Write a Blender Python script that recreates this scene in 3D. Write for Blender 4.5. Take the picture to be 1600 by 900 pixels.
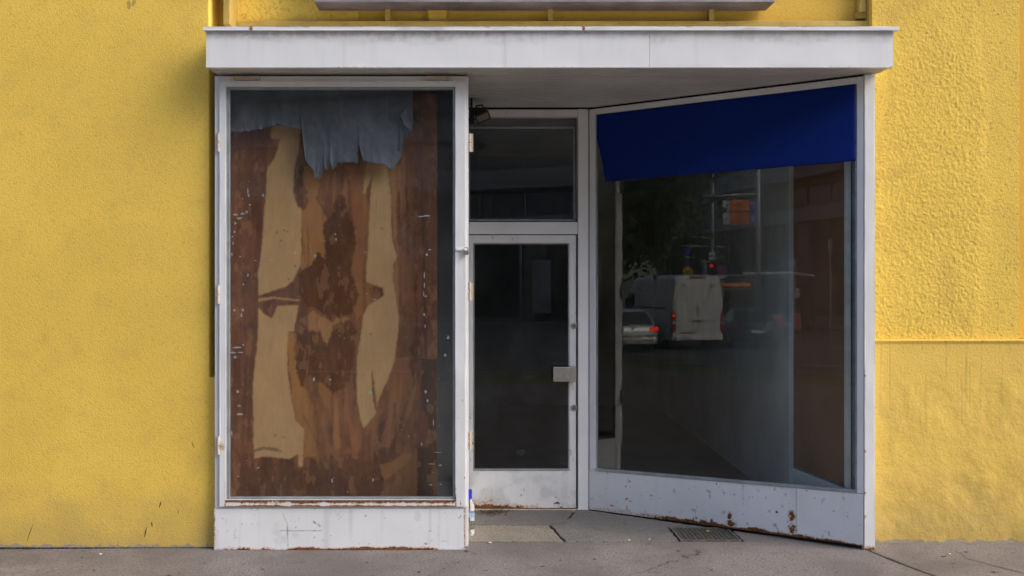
import bpy, bmesh, math, random
import numpy as np
from mathutils import Vector, Matrix, noise as mnoise

for o in list(bpy.data.objects):
    bpy.data.objects.remove(o)
SC = bpy.context.scene
COL = SC.collection
R = math.radians
random.seed(7)

# ---------------------------------------------------------------- camera, sky, sun, exposure
CX, CY, CZ, F = 735.0, 455.0, 1.63, 1310.0          # vanishing point, eye height, focal length in photo pixels
D = 5.282                                            # metres from the eye to the front of the shopfront (y = 0)
cam = bpy.data.cameras.new('camera')
cam.sensor_width = 36.0
cam.lens = 36.0 * F / 1600.0
cam.shift_x = (800 - CX) / 1600.0
cam.shift_y = (CY - 450) / 1600.0
cam.clip_start = 0.05
cam.clip_end = 2000
camo = bpy.data.objects.new('camera', cam)
camo.location = (0, -D, CZ)
camo.rotation_euler = (R(90), 0, 0)
COL.objects.link(camo)
SC.camera = camo

SUN_AZ, SUN_EL = R(108), R(40)                       # azimuth clockwise from +Y
world = bpy.data.worlds.new('World')
SC.world = world
world.use_nodes = True
wn = world.node_tree
wn.nodes.clear()
sky = wn.nodes.new('ShaderNodeTexSky')
sky.sky_type = 'NISHITA'
sky.sun_disc = False
sky.sun_elevation = SUN_EL
sky.sun_rotation = SUN_AZ
sky.dust_density = 3.0
sky.air_density = 1.0
sky.ozone_density = 1.0
bg = wn.nodes.new('ShaderNodeBackground')
bg.inputs['Strength'].default_value = 0.15
wo = wn.nodes.new('ShaderNodeOutputWorld')
wn.links.new(sky.outputs[0], bg.inputs[0])
wn.links.new(bg.outputs[0], wo.inputs[0])
sl = bpy.data.lights.new('sun', 'SUN')
sl.energy = 1.0
sl.angle = R(42)
sl.color = (1.0, 0.94, 0.85)
so = bpy.data.objects.new('sun', sl)
sdir = Vector((math.sin(SUN_AZ) * math.cos(SUN_EL), math.cos(SUN_AZ) * math.cos(SUN_EL), math.sin(SUN_EL)))
so.rotation_euler = sdir.to_track_quat('Z', 'Y').to_euler()
so.location = sdir * 30
COL.objects.link(so)
SC.view_settings.view_transform = 'Standard'
SC.view_settings.look = 'None'
SC.view_settings.exposure = 1.04
SC.view_settings.gamma = 1.0
SC.cycles.transparent_max_bounces = 24
SC.cycles.max_bounces = 10

# ---------------------------------------------------------------- measuring helpers
def sc(y):            # metres per photo pixel at depth y
    return (D + y) / F
def PX(px, y):
    return (px - CX) * sc(y)
def PZ(py, y):
    return CZ + (CY - py) * sc(y)
_a = math.atan2(.975, 1.593); _n = Vector((-math.sin(_a), -math.cos(_a)))
_k = (Vector((0, -D)) - Vector((2.478, 0))).dot(_n)
MV = Vector((0, -D)) - 2 * _k * _n; MF = Vector((0, 1)) - 2 * _n.y * _n; MR = Vector((1, 0)) - 2 * _n.x * _n
KD = F / 1556.0
def SEEN(px, py, d):  # place in the street whose image in the angled pane falls at a photo pixel, d metres off
    t = (px - CX) / F; d = d * KD
    p = MV + d * (MF + t * MR)
    return Vector((p.x, p.y, CZ + (CY - py) / F * d))
def ground_z(x):
    return -0.5 * min(1, max(0, (-4 - x) / 18.0))

# ---------------------------------------------------------------- numpy noise
def _hash(ix, iy, seed):
    h = (ix.astype(np.int64) * 374761393 + iy.astype(np.int64) * 668265263 + seed * 974634777) & 0xffffffff
    h = ((h ^ (h >> 13)) * 1274126177) & 0xffffffff
    return ((h ^ (h >> 16)) & 0xffff) / 65535.0
def vnoise(x, y, seed=0):
    ix, iy = np.floor(x), np.floor(y)
    fx, fy = x - ix, y - iy
    fx = fx * fx * (3 - 2 * fx); fy = fy * fy * (3 - 2 * fy)
    a = _hash(ix, iy, seed); b = _hash(ix + 1, iy, seed)
    c = _hash(ix, iy + 1, seed); d = _hash(ix + 1, iy + 1, seed)
    return (a * (1 - fx) + b * fx) * (1 - fy) + (c * (1 - fx) + d * fx) * fy
def fbm(x, y, seed=0, n=4):
    s = 0; a = .5; t = 0
    for i in range(n):
        s = s + a * vnoise(x * 2 ** i, y * 2 ** i, seed + i * 17); t += a; a *= .55
    return s / t
def sstep(a, b, v):
    t = np.clip((v - a) / (b - a), 0, 1)
    return t * t * (3 - 2 * t)
def inpoly(x, y, poly):
    r = np.zeros(x.shape, bool)
    n = len(poly)
    for i in range(n):
        x0, y0 = poly[i]; x1, y1 = poly[(i + 1) % n]
        if y0 == y1: continue
        c = ((y0 > y) != (y1 > y)) & (x < (x1 - x0) * (y - y0) / (y1 - y0) + x0)
        r ^= c
    return r

def lin(*c):
    return tuple(((v / 255) / 12.92 if v / 255 <= .04045 else ((v / 255 + .055) / 1.055) ** 2.4) for v in c)

# ---------------------------------------------------------------- materials
class NT:
    def __init__(s, name):
        s.m = bpy.data.materials.new(name); s.m.use_nodes = True
        s.t = s.m.node_tree; s.t.nodes.clear()
        s.out = s.n('ShaderNodeOutputMaterial')
    def n(s, typ, **kw):
        x = s.t.nodes.new(typ)
        for k, v in kw.items():
            if k in x.inputs.keys(): s.put(x.inputs[k], v)
            else: setattr(x, k, v)
        return x
    def put(s, sock, v):
        if isinstance(v, bpy.types.NodeSocket): s.t.links.new(v, sock)
        else:
            if hasattr(sock.default_value, '__len__') and hasattr(v, '__len__') and len(v) == 3 and len(sock.default_value) == 4: v = (*v, 1)
            sock.default_value = v
    def pos(s, scale=(1, 1, 1), obj=False):
        if obj: c = s.n('ShaderNodeTexCoord').outputs['Object']
        else: c = s.n('ShaderNodeNewGeometry').outputs['Position']
        m = s.n('ShaderNodeMapping'); s.put(m.inputs['Vector'], c); m.inputs['Scale'].default_value = scale
        return m.outputs[0]
    def noise(s, scale=5, detail=4, vec=None, rough=.55, stretch=(1, 1, 1), obj=False, dist=0):
        x = s.n('ShaderNodeTexNoise'); x.inputs['Scale'].default_value = scale
        x.inputs['Detail'].default_value = detail; x.inputs['Roughness'].default_value = rough
        x.inputs['Distortion'].default_value = dist
        s.put(x.inputs['Vector'], vec or s.pos(stretch, obj))
        return x.outputs['Fac']
    def ramp(s, v, a, b, lo=0., hi=1.):
        x = s.n('ShaderNodeMapRange'); x.interpolation_type = 'SMOOTHSTEP'
        s.put(x.inputs['Value'], v)
        x.inputs['From Min'].default_value = a; x.inputs['From Max'].default_value = b
        x.inputs['To Min'].default_value = lo; x.inputs['To Max'].default_value = hi
        return x.outputs[0]
    def math(s, op, a, b=0.):
        x = s.n('ShaderNodeMath', operation=op); s.put(x.inputs[0], a); s.put(x.inputs[1], b)
        x.use_clamp = False
        return x.outputs[0]
    def mix(s, f, a, b):
        x = s.n('ShaderNodeMix', data_type='RGBA'); s.put(x.inputs[0], f); s.put(x.inputs[6], a); s.put(x.inputs[7], b)
        return x.outputs[2]
    def bump(s, h, strength=.3, dist=.01, normal=None):
        x = s.n('ShaderNodeBump'); x.inputs['Strength'].default_value = strength; x.inputs['Distance'].default_value = dist
        s.put(x.inputs['Height'], h)
        if normal: s.put(x.inputs['Normal'], normal)
        return x.outputs[0]
    def bsdf(s, col, rough=.6, metal=0., spec=.5, normal=None, **kw):
        b = s.n('ShaderNodeBsdfPrincipled')
        s.put(b.inputs['Base Color'], col); s.put(b.inputs['Roughness'], rough); s.put(b.inputs['Metallic'], metal)
        s.put(b.inputs['Specular IOR Level'], spec)
        if normal: s.put(b.inputs['Normal'], normal)
        for k, v in kw.items(): s.put(b.inputs[k], v)
        return b.outputs[0]
    def end(s, sh):
        s.t.links.new(sh, s.out.inputs['Surface']); return s.m
    def xyz(s):
        x = s.n('ShaderNodeSeparateXYZ'); s.put(x.inputs[0], s.n('ShaderNodeNewGeometry').outputs['Position'])
        return x.outputs

def simple(name, col, rough=.6, metal=0., var=.12, nscale=6, bump=0., bscale=60, spec=.5, stretch=(1, 1, 1)):
    t = NT(name)
    v = t.noise(nscale, 5, stretch=stretch)
    c = t.mix(t.ramp(v, .3, .7), tuple(x * (1 - var) for x in col), tuple(min(1, x * (1 + var)) for x in col))
    nm = t.bump(t.noise(bscale, 3), bump, .004) if bump else None
    return t.end(t.bsdf(c, t.ramp(v, .3, .7, rough * .9, min(1, rough * 1.1)), metal, spec, nm))

def paint(name, col=(.84, .855, .88), spots=0., dirt=.24, rough=.42, rustall=0.):
    """old white enamel: blotches, faint runs, grime and flaking rust where the 'rust' attribute says"""
    t = NT(name)
    big = t.noise(2.3, 5, dist=.4)
    runs = t.noise(1, 5, stretch=(17, 17, .9))
    fine = t.noise(90, 4)
    c = t.mix(t.ramp(big, .35, .7, 0, dirt), col, (col[0] * .74, col[1] * .73, col[2] * .70))
    c = t.mix(t.ramp(runs, .55, .9, 0, dirt), c, (.36, .33, .28))
    sp = t.ramp(t.noise(52, 2), .76, .80, 0, .6)
    c = t.mix(sp, c, (.16, .13, .11))
    a = t.n('ShaderNodeAttribute', attribute_name='rust').outputs['Fac']
    nz = t.noise(55, 6, rough=.7)
    m0 = t.math('ADD', t.math('ADD', a, rustall), t.math('MULTIPLY', t.math('SUBTRACT', nz, .5), 1.1))
    stain = t.ramp(m0, .14, .6, 0, .75)
    rust = t.ramp(m0, .5, .6)
    c = t.mix(stain, c, (.50, .26, .09))
    rc = t.mix(t.ramp(t.noise(70, 5), .35, .65), (.30, .105, .028), (.075, .032, .016))
    if spots:
        s2 = t.ramp(t.noise(30, 3, rough=.6), .72 - spots, .75 - spots)
        rust = t.math('MAXIMUM', rust, s2)
    c = t.mix(rust, c, rc)
    a2 = t.n('ShaderNodeAttribute', attribute_name='grime').outputs['Fac']
    c = t.mix(a2, c, (.05, .043, .038))
    h = t.math('ADD', t.math('MULTIPLY', fine, .25), t.math('MULTIPLY', rust, .8))
    nm = t.bump(h, .25, .002)
    return t.end(t.bsdf(c, t.math('ADD', rough, t.math('MULTIPLY', rust, .45)), 0, .4, nm))

def stucco(name, col, coarse=0., scale=120, drips=False, dirt_z=.5):
    t = NT(name)
    X = t.xyz()
    big = t.noise(1.1, 6, dist=.3)
    med = t.noise(7, 6)
    fine = t.noise(scale, 4, rough=.6)
    c = t.mix(t.ramp(big, .3, .7), tuple(v * .93 for v in col), tuple(v * 1.05 for v in col))
    c = t.mix(t.ramp(med, .48, .75, 0, .30), c, (col[0] * .76, col[1] * .74, col[2] * .95))
    if not coarse:
        c = t.mix(t.ramp(t.noise(62, 5, rough=.75), .50, .30, 0, .45), c, (col[0] * .62, col[1] * .56, col[2] * .6))
        c = t.mix(t.ramp(t.noise(.8, 5, dist=.8), .5, .75, 0, .22), c, (col[0] * .78, col[1] * .72, col[2] * .9))
        c = t.mix(t.ramp(t.noise(1, 3, stretch=(14, 14, 5)), .745, .78, 0, .55), c, (.20, .14, .07))
    if coarse:
        c = t.mix(t.ramp(t.noise(48, 5, rough=.7), .46, .30, 0, .85), c, (col[0] * .44, col[1] * .38, col[2] * .6))
        c = t.mix(t.ramp(t.noise(26, 4, rough=.7), .62, .76, 0, .6), c, (col[0] * .42, col[1] * .36, col[2] * .6))
        c = t.mix(t.ramp(t.noise(2.1, 5, dist=.6), .50, .72, 0, .35), c, (col[0] * .66, col[1] * .60, col[2] * .8))
    # splash dirt near the pavement, ragged
    g = t.math('ADD', X[2], t.math('MULTIPLY', t.math('SUBTRACT', t.noise(5, 5), .5), dirt_z * 1.2))
    c = t.mix(t.ramp(g, dirt_z, -.05, 0, .45), c, (.36, .27, .14))
    edge = t.math('ADD', X[2], t.math('MULTIPLY', t.math('SUBTRACT', t.noise(22, 5, stretch=(1, 1, 1.5)), .5), .10))
    c = t.mix(t.ramp(edge, .022, .012, 0, .85), c, (.34, .31, .27))
    if drips:
        d1 = t.ramp(t.noise(1, 3, stretch=(34, 34, .7)), .56, .70)
        d2 = t.ramp(t.math('ADD', X[2], t.math('MULTIPLY', t.noise(1, 2, stretch=(20, 20, .2)), .6)), .85, 1.45)
        c = t.mix(t.math('MULTIPLY', t.math('MULTIPLY', d1, d2), .38), c, (.26, .18, .06))
        c = t.mix(t.ramp(t.noise(2.6, 5, stretch=(1.6, 1, .6)), .58, .78, 0, .4), c, (.33, .25, .13))
        scr = t.ramp(t.noise(1, 2, stretch=(30, 30, 7)), .73, .78, 0, .6)
        c = t.mix(scr, c, (.20, .13, .06))
    h = fine
    if coarse:
        h = t.math('ADD', t.noise(scale * .6, 3), t.math('MULTIPLY', fine, .5))
    nm = t.bump(h, .42 if coarse else .45, .009 if coarse else .006)
    return t.end(t.bsdf(c, .85, 0, .25, nm))

def asphalt(name, col, warm=(1, 1, 1), patch=.25):
    t = NT(name)
    big = t.noise(1.7, 6, dist=.6); fine = t.noise(70, 5, rough=.8); med = t.noise(11, 6, dist=.5)
    c = t.mix(t.ramp(big, .3, .7), tuple(v * (1 - patch) for v in col), tuple(v * (1 + patch) for v in col))
    c = t.mix(t.ramp(fine, .36, .60, 0, 1), tuple(v * .55 for v in col), c)
    c = t.mix(t.ramp(med, .54, .74, 0, .55), c, tuple(v * .55 for v in col))
    gum = t.n('ShaderNodeTexVoronoi'); gum.inputs['Scale'].default_value = 6.5; t.put(gum.inputs['Vector'], t.pos((1, 1.4, 1)))
    c = t.mix(t.ramp(gum.outputs['Distance'], .10, .06, 0, .75), c, tuple(v * .45 for v in col))
    grit = t.ramp(t.noise(95, 2), .70, .76, 0, .5)
    c = t.mix(grit, c, (.42, .39, .35))
    nm = t.bump(t.math('ADD', fine, t.math('MULTIPLY', med, .6)), .5, .004)
    return t.end(t.bsdf(c, .88, 0, .3, nm))

def glass(name, f0=.045, dirt=.03, tint=(.92, .95, .94), film=(.35, .38, .42), streak=.5):
    t = NT(name)
    lw = t.n('ShaderNodeLayerWeight'); lw.inputs['Blend'].default_value = .5
    f = t.math('ADD', t.math('MULTIPLY', t.math('POWER', lw.outputs['Facing'], 5.), .9), f0)
    tr = t.n('ShaderNodeBsdfTransparent'); t.put(tr.inputs[0], tint)
    gl = t.n('ShaderNodeBsdfGlossy'); gl.inputs['Roughness'].default_value = .0
    ms = t.n('ShaderNodeMixShader'); t.put(ms.inputs[0], f); t.t.links.new(tr.outputs[0], ms.inputs[1]); t.t.links.new(gl.outputs[0], ms.inputs[2])
    df = t.n('ShaderNodeBsdfDiffuse'); t.put(df.inputs[0], film)
    s1 = t.ramp(t.noise(3, 6, stretch=(1, 1, .6), dist=.8), .4, .8, .15, 1.4)
    s2 = t.ramp(t.noise(1, 5, stretch=(40, 40, 1.6)), .5, .85, 0, streak * 2)
    sp = t.ramp(t.noise(75, 2, rough=.7), .72, .76, 0, 7)
    s4 = t.math('ADD', t.math('ADD', s1, s2), sp)
    m2 = t.n('ShaderNodeMixShader'); t.put(m2.inputs[0], t.math('MULTIPLY', s4, dirt))
    t.t.links.new(ms.outputs[0], m2.inputs[1]); t.t.links.new(df.outputs[0], m2.inputs[2])
    return t.end(m2.outputs[0])

def emit(name, col, strength):
    t = NT(name)
    return t.end(t.bsdf(tuple(v * .5 for v in col), .3, 0, .5, None, **{'Emission Color': (*col, 1), 'Emission Strength': strength}))

def vcol(name, rough=.8, bump=.15, fibre=True):
    t = NT(name)
    a = t.n('ShaderNodeAttribute', attribute_name='col').outputs['Color']
    v = t.noise(1, 4, stretch=(90, 90, 6))
    c = t.mix(t.ramp(v, .35, .7, 0, .07), a, (.03, .018, .01)) if fibre else a
    g = t.ramp(t.noise(160, 2), .68, .74, 0, .25)
    c = t.mix(g, c, (.05, .035, .02))
    return t.end(t.bsdf(c, rough, 0, .25, t.bump(t.noise(120, 3), bump, .002)))

YEL = (.88, .610, .112)
M = {}
M['wall_left'] = stucco('fine_yellow_render', YEL, 0, 105)
M['wall_rough'] = stucco('roughcast_yellow_render', (.89, .61, .112), 1, 95)
M['wall_plinth'] = stucco('smooth_yellow_plinth_paint', (.86, .595, .130), 0, 60, True, .55)
M['wall_up'] = stucco('yellow_panel_render', (.74, .48, .085), 0, 60)
M['ymetal'] = simple('yellow_painted_metal', (.52, .36, .09), .5, 0, .12, 8, .1, 80)
M['paint'] = paint('old_white_enamel')
M['paint_door'] = paint('old_white_enamel_door', (.82, .83, .85), 0, .3)
M['paint_rusty'] = paint('rust_flecked_white_enamel', (.82, .83, .86), .005, .45)
M['hinge'] = paint('rusty_hinge_paint', (.62, .56, .48), .05, .6, .5, .30)
M['soffit'] = simple('soffit_board_paint', (.60, .585, .565), .6, 0, .08, 3, .05, 40)
M['bead'] = simple('grey_glazing_bead', (.33, .36, .38), .4, .3, .15, 10)
M['dark'] = simple('dark_gap', (.02, .018, .016), .9)
M['glass'] = glass('shop_glass', .034, .006)
M['glass_case'] = glass('dusty_case_glass', .024, .020, (.93, .94, .94), (.40, .41, .43), .5)
M['glass_door'] = glass('door_glass', .034, .016, (.9, .92, .92))
M['board'] = vcol('glue_stained_board')
M['paper'] = simple('blue_grey_paper', (.125, .136, .165), .8, 0, .2, 4, .12, 90)
M['blue'] = simple('blue_blind_fabric', (.0, .021, .21), .5, spec=.22, var=.06, nscale=20, bump=.05, bscale=200)  #, 0, .06, 20, .05, 200)
M['int_wall'] = simple('grey_interior_paint', (.66, .67, .69), .7, 0, .10, 2.5, .05, 60)
M['int_brown'] = simple('brown_board_paint', (.27, .13, .07), .6, 0, .14, 3, .05, 40)
M['int_floor'] = simple('dusty_dark_floor', (.10, .09, .08), .7, 0, .3, 4, .1, 30)
M['case_dark'] = simple('dark_case_backing', (.085, .09, .10), .8, 0, .25, 3)
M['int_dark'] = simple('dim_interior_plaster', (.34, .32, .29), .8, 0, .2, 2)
M['int_frame'] = simple('cream_inner_frame_paint', (.50, .46, .37), .5, 0, .15, 5, .1, 50)
M['alu'] = simple('worn_aluminium', (.50, .48, .45), .38, .75, .12, 30)
M['steel'] = simple('dull_steel', (.30, .29, .28), .42, .8, .2, 40)
M['black'] = simple('black_cast_metal', (.015, .015, .015), .5, 0, .2, 30)
M['lens'] = simple('floodlight_lens', (.16, .15, .12), .25)
M['pave'] = asphalt('pavement_asphalt', (.200, .176, .165))
M['slab'] = asphalt('old_concrete_slab', (.20, .19, .178), patch=.22)
M['slab_light'] = asphalt('pale_concrete_slab', (.30, .265, .215), patch=.25)
M['road'] = asphalt('road_asphalt', (.10, .10, .10))
M['tar'] = simple('tar_joint', (.03, .028, .027), .8, 0, .2, 20)
M['grate'] = simple('iron_grate', (.13, .12, .105), .6, .4, .35, 40, .3, 90)
M['sign_edge'] = simple('grey_sign_metal', (.30, .29, .29), .55, .2, .2, 4)
M['sign_under'] = simple('dark_sign_underside', (.17, .13, .115), .7, 0, .45, 3)  # casing and underside, darker and browner than the front trim
M['kerb'] = simple('granite_kerb', (.28, .27, .26), .8, 0, .2, 30, .3, 80)
M['line'] = simple('road_marking_paint', (.65, .65, .62), .7, 0, .15, 9)
M['grass'] = simple('dry_grass', (.10, .11, .04), .9, 0, .4, 6, .6, 30)
M['leaf'] = simple('tree_leaf', (.045, .085, .022), .6, 0, .45, .9)
M['leaf2'] = simple('hedge_leaf', (.035, .060, .020), .6, 0, .45, 1.5)
M['bark'] = simple('bark', (.10, .08, .06), .9, 0, .3, 8, .6, 30)
M['band'] = simple('pale_concrete_band', (.36, .355, .35), .7, 0, .08, .5)
M['facade'] = simple('dark_facade_panel', (.05, .044, .04), .6, 0, .2, .6)
M['officeglass'] = simple('office_glass', (.03, .034, .038), .08, 0, .1, 1, spec=.7)
M['stone'] = simple('old_facade_plaster', (.30, .26, .20), .8, 0, .12, .5)
M['carwhite'] = simple('white_van_paint', (.74, .74, .73), .3, 0, .03, 2)
M['carsilver'] = simple('silver_car_paint', (.48, .49, .50), .3, .5, .03, 2)
M['cardark'] = simple('dark_blue_car_paint', (.03, .035, .05), .25, .2, .05, 2)
M['carglass'] = simple('tinted_car_glass', (.012, .014, .016), .06, 0, .05, 1, spec=.8)
M['rubber'] = simple('tyre_rubber', (.02, .02, .02), .85)
M['trim'] = simple('black_plastic_trim', (.025, .025, .025), .6)
M['lampred'] = simple('red_lamp_plastic', (.30, .012, .012), .25)
M['lampwhite'] = simple('clear_lamp_plastic', (.55, .55, .55), .25)
M['brake'] = emit('lit_brake_lamp', (1, .03, .015), 2.5)
M['redlight'] = emit('lit_red_signal', (1, .04, .02), 2.5)
M['amber'] = emit('amber_display', (1, .30, .02), .7)
M['plate'] = simple('number_plate', (.6, .6, .6), .5)
M['pole'] = simple('galvanised_pole', (.42, .43, .45), .5, .4, .1, 4)
M['orange'] = simple('orange_sign_face', (.92, .19, .02), .5)
M['signwhite'] = simple('white_sign_face', (.75, .76, .74), .5)
M['signblue'] = simple('blue_sign_face', (.03, .08, .50), .5)
M['signred'] = simple('red_sign_face', (.60, .02, .02), .5)
M['signyellow'] = simple('yellow_sign_face', (.72, .48, .02), .5)
M['signblack'] = simple('black_sign_print', (.02, .02, .02), .5)
M['barrier'] = simple('red_barrier_sheet', (.62, .09, .10), .6)
M['white_pl'] = simple('white_chip', (.72, .70, .64), .7)
M['cap'] = simple('blue_bottle_cap', (.01, .05, .60), .35)
M['label'] = simple('bottle_label', (.26, .34, .48), .5)
def bottle_glass():
    t = NT('clear_bottle_glass')
    return t.end(t.bsdf((.93, .96, .96), .02, 0, .5, None, **{'Transmission Weight': 1.0, 'IOR': 1.25}))
M['bottle'] = bottle_glass()
M['paperwhite'] = simple('crumpled_paper', (.45, .43, .40), .8)
M['greenleaf'] = simple('yellow_green_leaf', (.45, .55, .06), .6)
M['debris'] = simple('dead_leaf_debris', (.10, .045, .025), .9, 0, .4, 60)

# ---------------------------------------------------------------- object helpers
def link(o, parent=None):
    COL.objects.link(o)
    if parent is not None: o.parent = parent
    return o
def tag(o, label=None, cat=None, group=None, kind=None):
    if label: o['label'] = label
    if cat: o['category'] = cat
    if group: o['group'] = group
    if kind: o['kind'] = kind
    return o
def thing(name, label, cat, loc=(0, 0, 0), rz=0., group=None):
    o = bpy.data.objects.new(name, None)
    o.empty_display_size = .1
    o.location = loc; o.rotation_euler = (0, 0, rz)
    COL.objects.link(o)
    return tag(o, label, cat, group)
def copy_thing(src, loc, rz, label, group=None):
    r = src.copy(); COL.objects.link(r); r.location = loc; r.rotation_euler = (0, 0, rz)
    r['label'] = label
    if group: r['group'] = group
    for ch in list(src.children):
        c = ch.copy(); COL.objects.link(c); c.parent = r
        for g in list(ch.children):
            e = g.copy(); COL.objects.link(e); e.parent = c
    return r

class MB:
    def __init__(s): s.v = []; s.f = []
    def add(s, vs, fs):
        n = len(s.v); s.v += [tuple(v) for v in vs]; s.f += [tuple(i + n for i in f) for f in fs]; return s
    def box(s, x0, x1, y0, y1, z0, z1):
        v = [(x, y, z) for z in (z0, z1) for y in (y0, y1) for x in (x0, x1)]
        return s.add(v, [(0, 2, 3, 1), (4, 5, 7, 6), (0, 1, 5, 4), (2, 6, 7, 3), (0, 4, 6, 2), (1, 3, 7, 5)])
    def quadbox(s, front, y0, y1):
        """front: four (x, z) corners counter-clockwise seen from -y"""
        v = [(x, y0, z) for x, z in front] + [(x, y1, z) for x, z in front]
        n = len(front)
        fs = [tuple(range(n)), tuple(range(2 * n - 1, n - 1, -1))]
        fs += [(i, i + n, (i + 1) % n + n, (i + 1) % n) for i in range(n)]
        return s.add(v, fs)
    def prism(s, poly, z0, z1):
        """poly: (x, y) counter-clockwise seen from above"""
        n = len(poly)
        v = [(x, y, z1) for x, y in poly] + [(x, y, z0) for x, y in poly]
        fs = [tuple(range(n)), tuple(range(2 * n - 1, n - 1, -1))]
        fs += [(i, i + n, (i + 1) % n + n, (i + 1) % n) for i in range(n)]
        return s.add(v, fs)
    def tube(s, a, b, r0, r1=None, n=10, caps=True):
        a, b = Vector(a), Vector(b); r1 = r0 if r1 is None else r1
        q = (b - a).to_track_quat('Z', 'Y')
        vs = []
        for p, r in ((a, r0), (b, r1)):
            for i in range(n):
                t = 2 * math.pi * i / n
                vs.append(p + q @ Vector((r * math.cos(t), r * math.sin(t), 0)))
        fs = [(i, (i + 1) % n, (i + 1) % n + n, i + n) for i in range(n)]
        if caps: fs += [tuple(range(n - 1, -1, -1)), tuple(range(n, 2 * n))]
        return s.add(vs, fs)
    def path(s, pts, r, n=8):
        for a, b in zip(pts[:-1], pts[1:]): s.tube(a, b, r, r, n)
        return s
    def lathe(s, prof, c=(0, 0, 0), n=20):
        vs = [(c[0] + r * math.cos(2 * math.pi * i / n), c[1] + r * math.sin(2 * math.pi * i / n), c[2] + z) for r, z in prof for i in range(n)]
        fs = []
        for k in range(len(prof) - 1):
            fs += [(k * n + i, k * n + (i + 1) % n, (k + 1) * n + (i + 1) % n, (k + 1) * n + i) for i in range(n)]
        fs += [tuple(range(n - 1, -1, -1)), tuple((len(prof) - 1) * n + i for i in range(n))]
        return s.add(vs, fs)
    def disc(s, c, nrm, r, th, n=20):
        nrm = Vector(nrm).normalized(); c = Vector(c)
        return s.tube(c, c + nrm * th, r, r, n)
    def build(s, name, mat, parent=None, bevel=0., smooth=False):
        me = bpy.data.meshes.new(name)
        me.from_pydata(s.v, [], s.f)
        me.materials.append(mat if not isinstance(mat, str) else M[mat])
        if smooth: me.polygons.foreach_set('use_smooth', [True] * len(me.polygons))
        me.update()
        o = bpy.data.objects.new(name, me)
        link(o, parent)
        if bevel:
            b = o.modifiers.new('bevel', 'BEVEL'); b.width = bevel; b.segments = 2; b.limit_method = 'ANGLE'; b.angle_limit = R(40)
        return o
def ring(mb, x0, x1, z0, z1, w, y0, y1, wb=None, wt=None, wl=None, wr=None):
    """rectangular frame: two stiles full height, rails butted between them"""
    wb = w if wb is None else wb; wt = w if wt is None else wt
    wl = w if wl is None else wl; wr = w if wr is None else wr
    mb.box(x0, x0 + wl, y0, y1, z0, z1); mb.box(x1 - wr, x1, y0, y1, z0, z1)
    if wt: mb.box(x0 + wl, x1 - wr, y0 + .0006, y1, z1 - wt, z1)
    if wb: mb.box(x0 + wl, x1 - wr, y0 + .0006, y1, z0, z0 + wb)
    return mb
def sheet(name, mat, parent, P, nx, ny, attrs=None, smooth=True, flip=False):
    """P: (ny+1, nx+1, 3) numpy grid"""
    me = bpy.data.meshes.new(name)
    idx = np.arange((nx + 1) * (ny + 1)).reshape(ny + 1, nx + 1)
    a, b, c, d = idx[:-1, :-1].ravel(), idx[:-1, 1:].ravel(), idx[1:, 1:].ravel(), idx[1:, :-1].ravel()
    q = np.stack([a, b, c, d] if not flip else [a, d, c, b], 1)
    nv, nf = idx.size, len(q)
    me.vertices.add(nv); me.vertices.foreach_set('co', P.reshape(-1, 3).astype(np.float32).ravel())
    me.loops.add(nf * 4); me.loops.foreach_set('vertex_index', q.astype(np.int32).ravel())
    me.polygons.add(nf); me.polygons.foreach_set('loop_start', np.arange(0, nf * 4, 4, dtype=np.int32))
    me.update(calc_edges=True); me.validate()
    if smooth: me.polygons.foreach_set('use_smooth', [True] * nf)
    for k, v in (attrs or {}).items():
        if v.ndim == 3:
            at = me.color_attributes.new(k, 'FLOAT_COLOR', 'POINT')
            rgba = np.ones((nv, 4), np.float32); rgba[:, :3] = v.reshape(-1, 3)
            at.data.foreach_set('color', rgba.ravel())
        else:
            at = me.attributes.new(k, 'FLOAT', 'POINT'); at.data.foreach_set('value', v.astype(np.float32).ravel())
    me.materials.append(M[mat] if isinstance(mat, str) else mat)
    o = bpy.data.objects.new(name, me)
    return link(o, parent)
def rust_panel(name, mat, parent, x0, x1, z0, z1, y, th, fn, res=.005):
    """a painted sheet-metal panel: fine front face carrying rust and grime, folded edges behind; z0/z1 may be (left, right)"""
    z0 = z0 if isinstance(z0, tuple) else (z0, z0); z1 = z1 if isinstance(z1, tuple) else (z1, z1)
    nx = max(2, int((x1 - x0) / res)); nz = max(2, int((max(z1) - min(z0)) / res))
    u = np.linspace(0, 1, nx + 1)[None, :]; w = np.linspace(0, 1, nz + 1)[:, None]
    X = x0 + (x1 - x0) * u + 0 * w
    lo = z0[0] + (z0[1] - z0[0]) * u; hi = z1[0] + (z1[1] - z1[0]) * u
    Z = lo + (hi - lo) * w
    dent = (fbm(X * 3.1 + 9, Z * 4 + 3, 5, 3) - .5) * .004
    Y = y + dent * sstep(0, .1, w) * sstep(0, .1, 1 - w) * sstep(0, .05, u) * sstep(0, .05, 1 - u)
    rust, grime = fn(X, Z)
    P = np.stack([X, Y + 0 * X, Z], 2)
    o = sheet(name, mat, parent, P, nx, nz, {'rust': np.clip(rust, 0, 1.2), 'grime': np.clip(grime, 0, 1)})
    MB().quadbox([(x0, z0[0]), (x1, z0[1]), (x1, z1[1]), (x0, z1[0])], y + .0045, y + th).build('panel_core', mat, o)
    MB().quadbox([(x0 + .0002, z0[0] + .0002), (x1 - .0002, z0[1] + .0002), (x1 - .0002, z0[1] + .003), (x0 + .0002, z0[0] + .003)], y + .0007, y + .0044).build('bottom_fold', mat, o)
    return o

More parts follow.
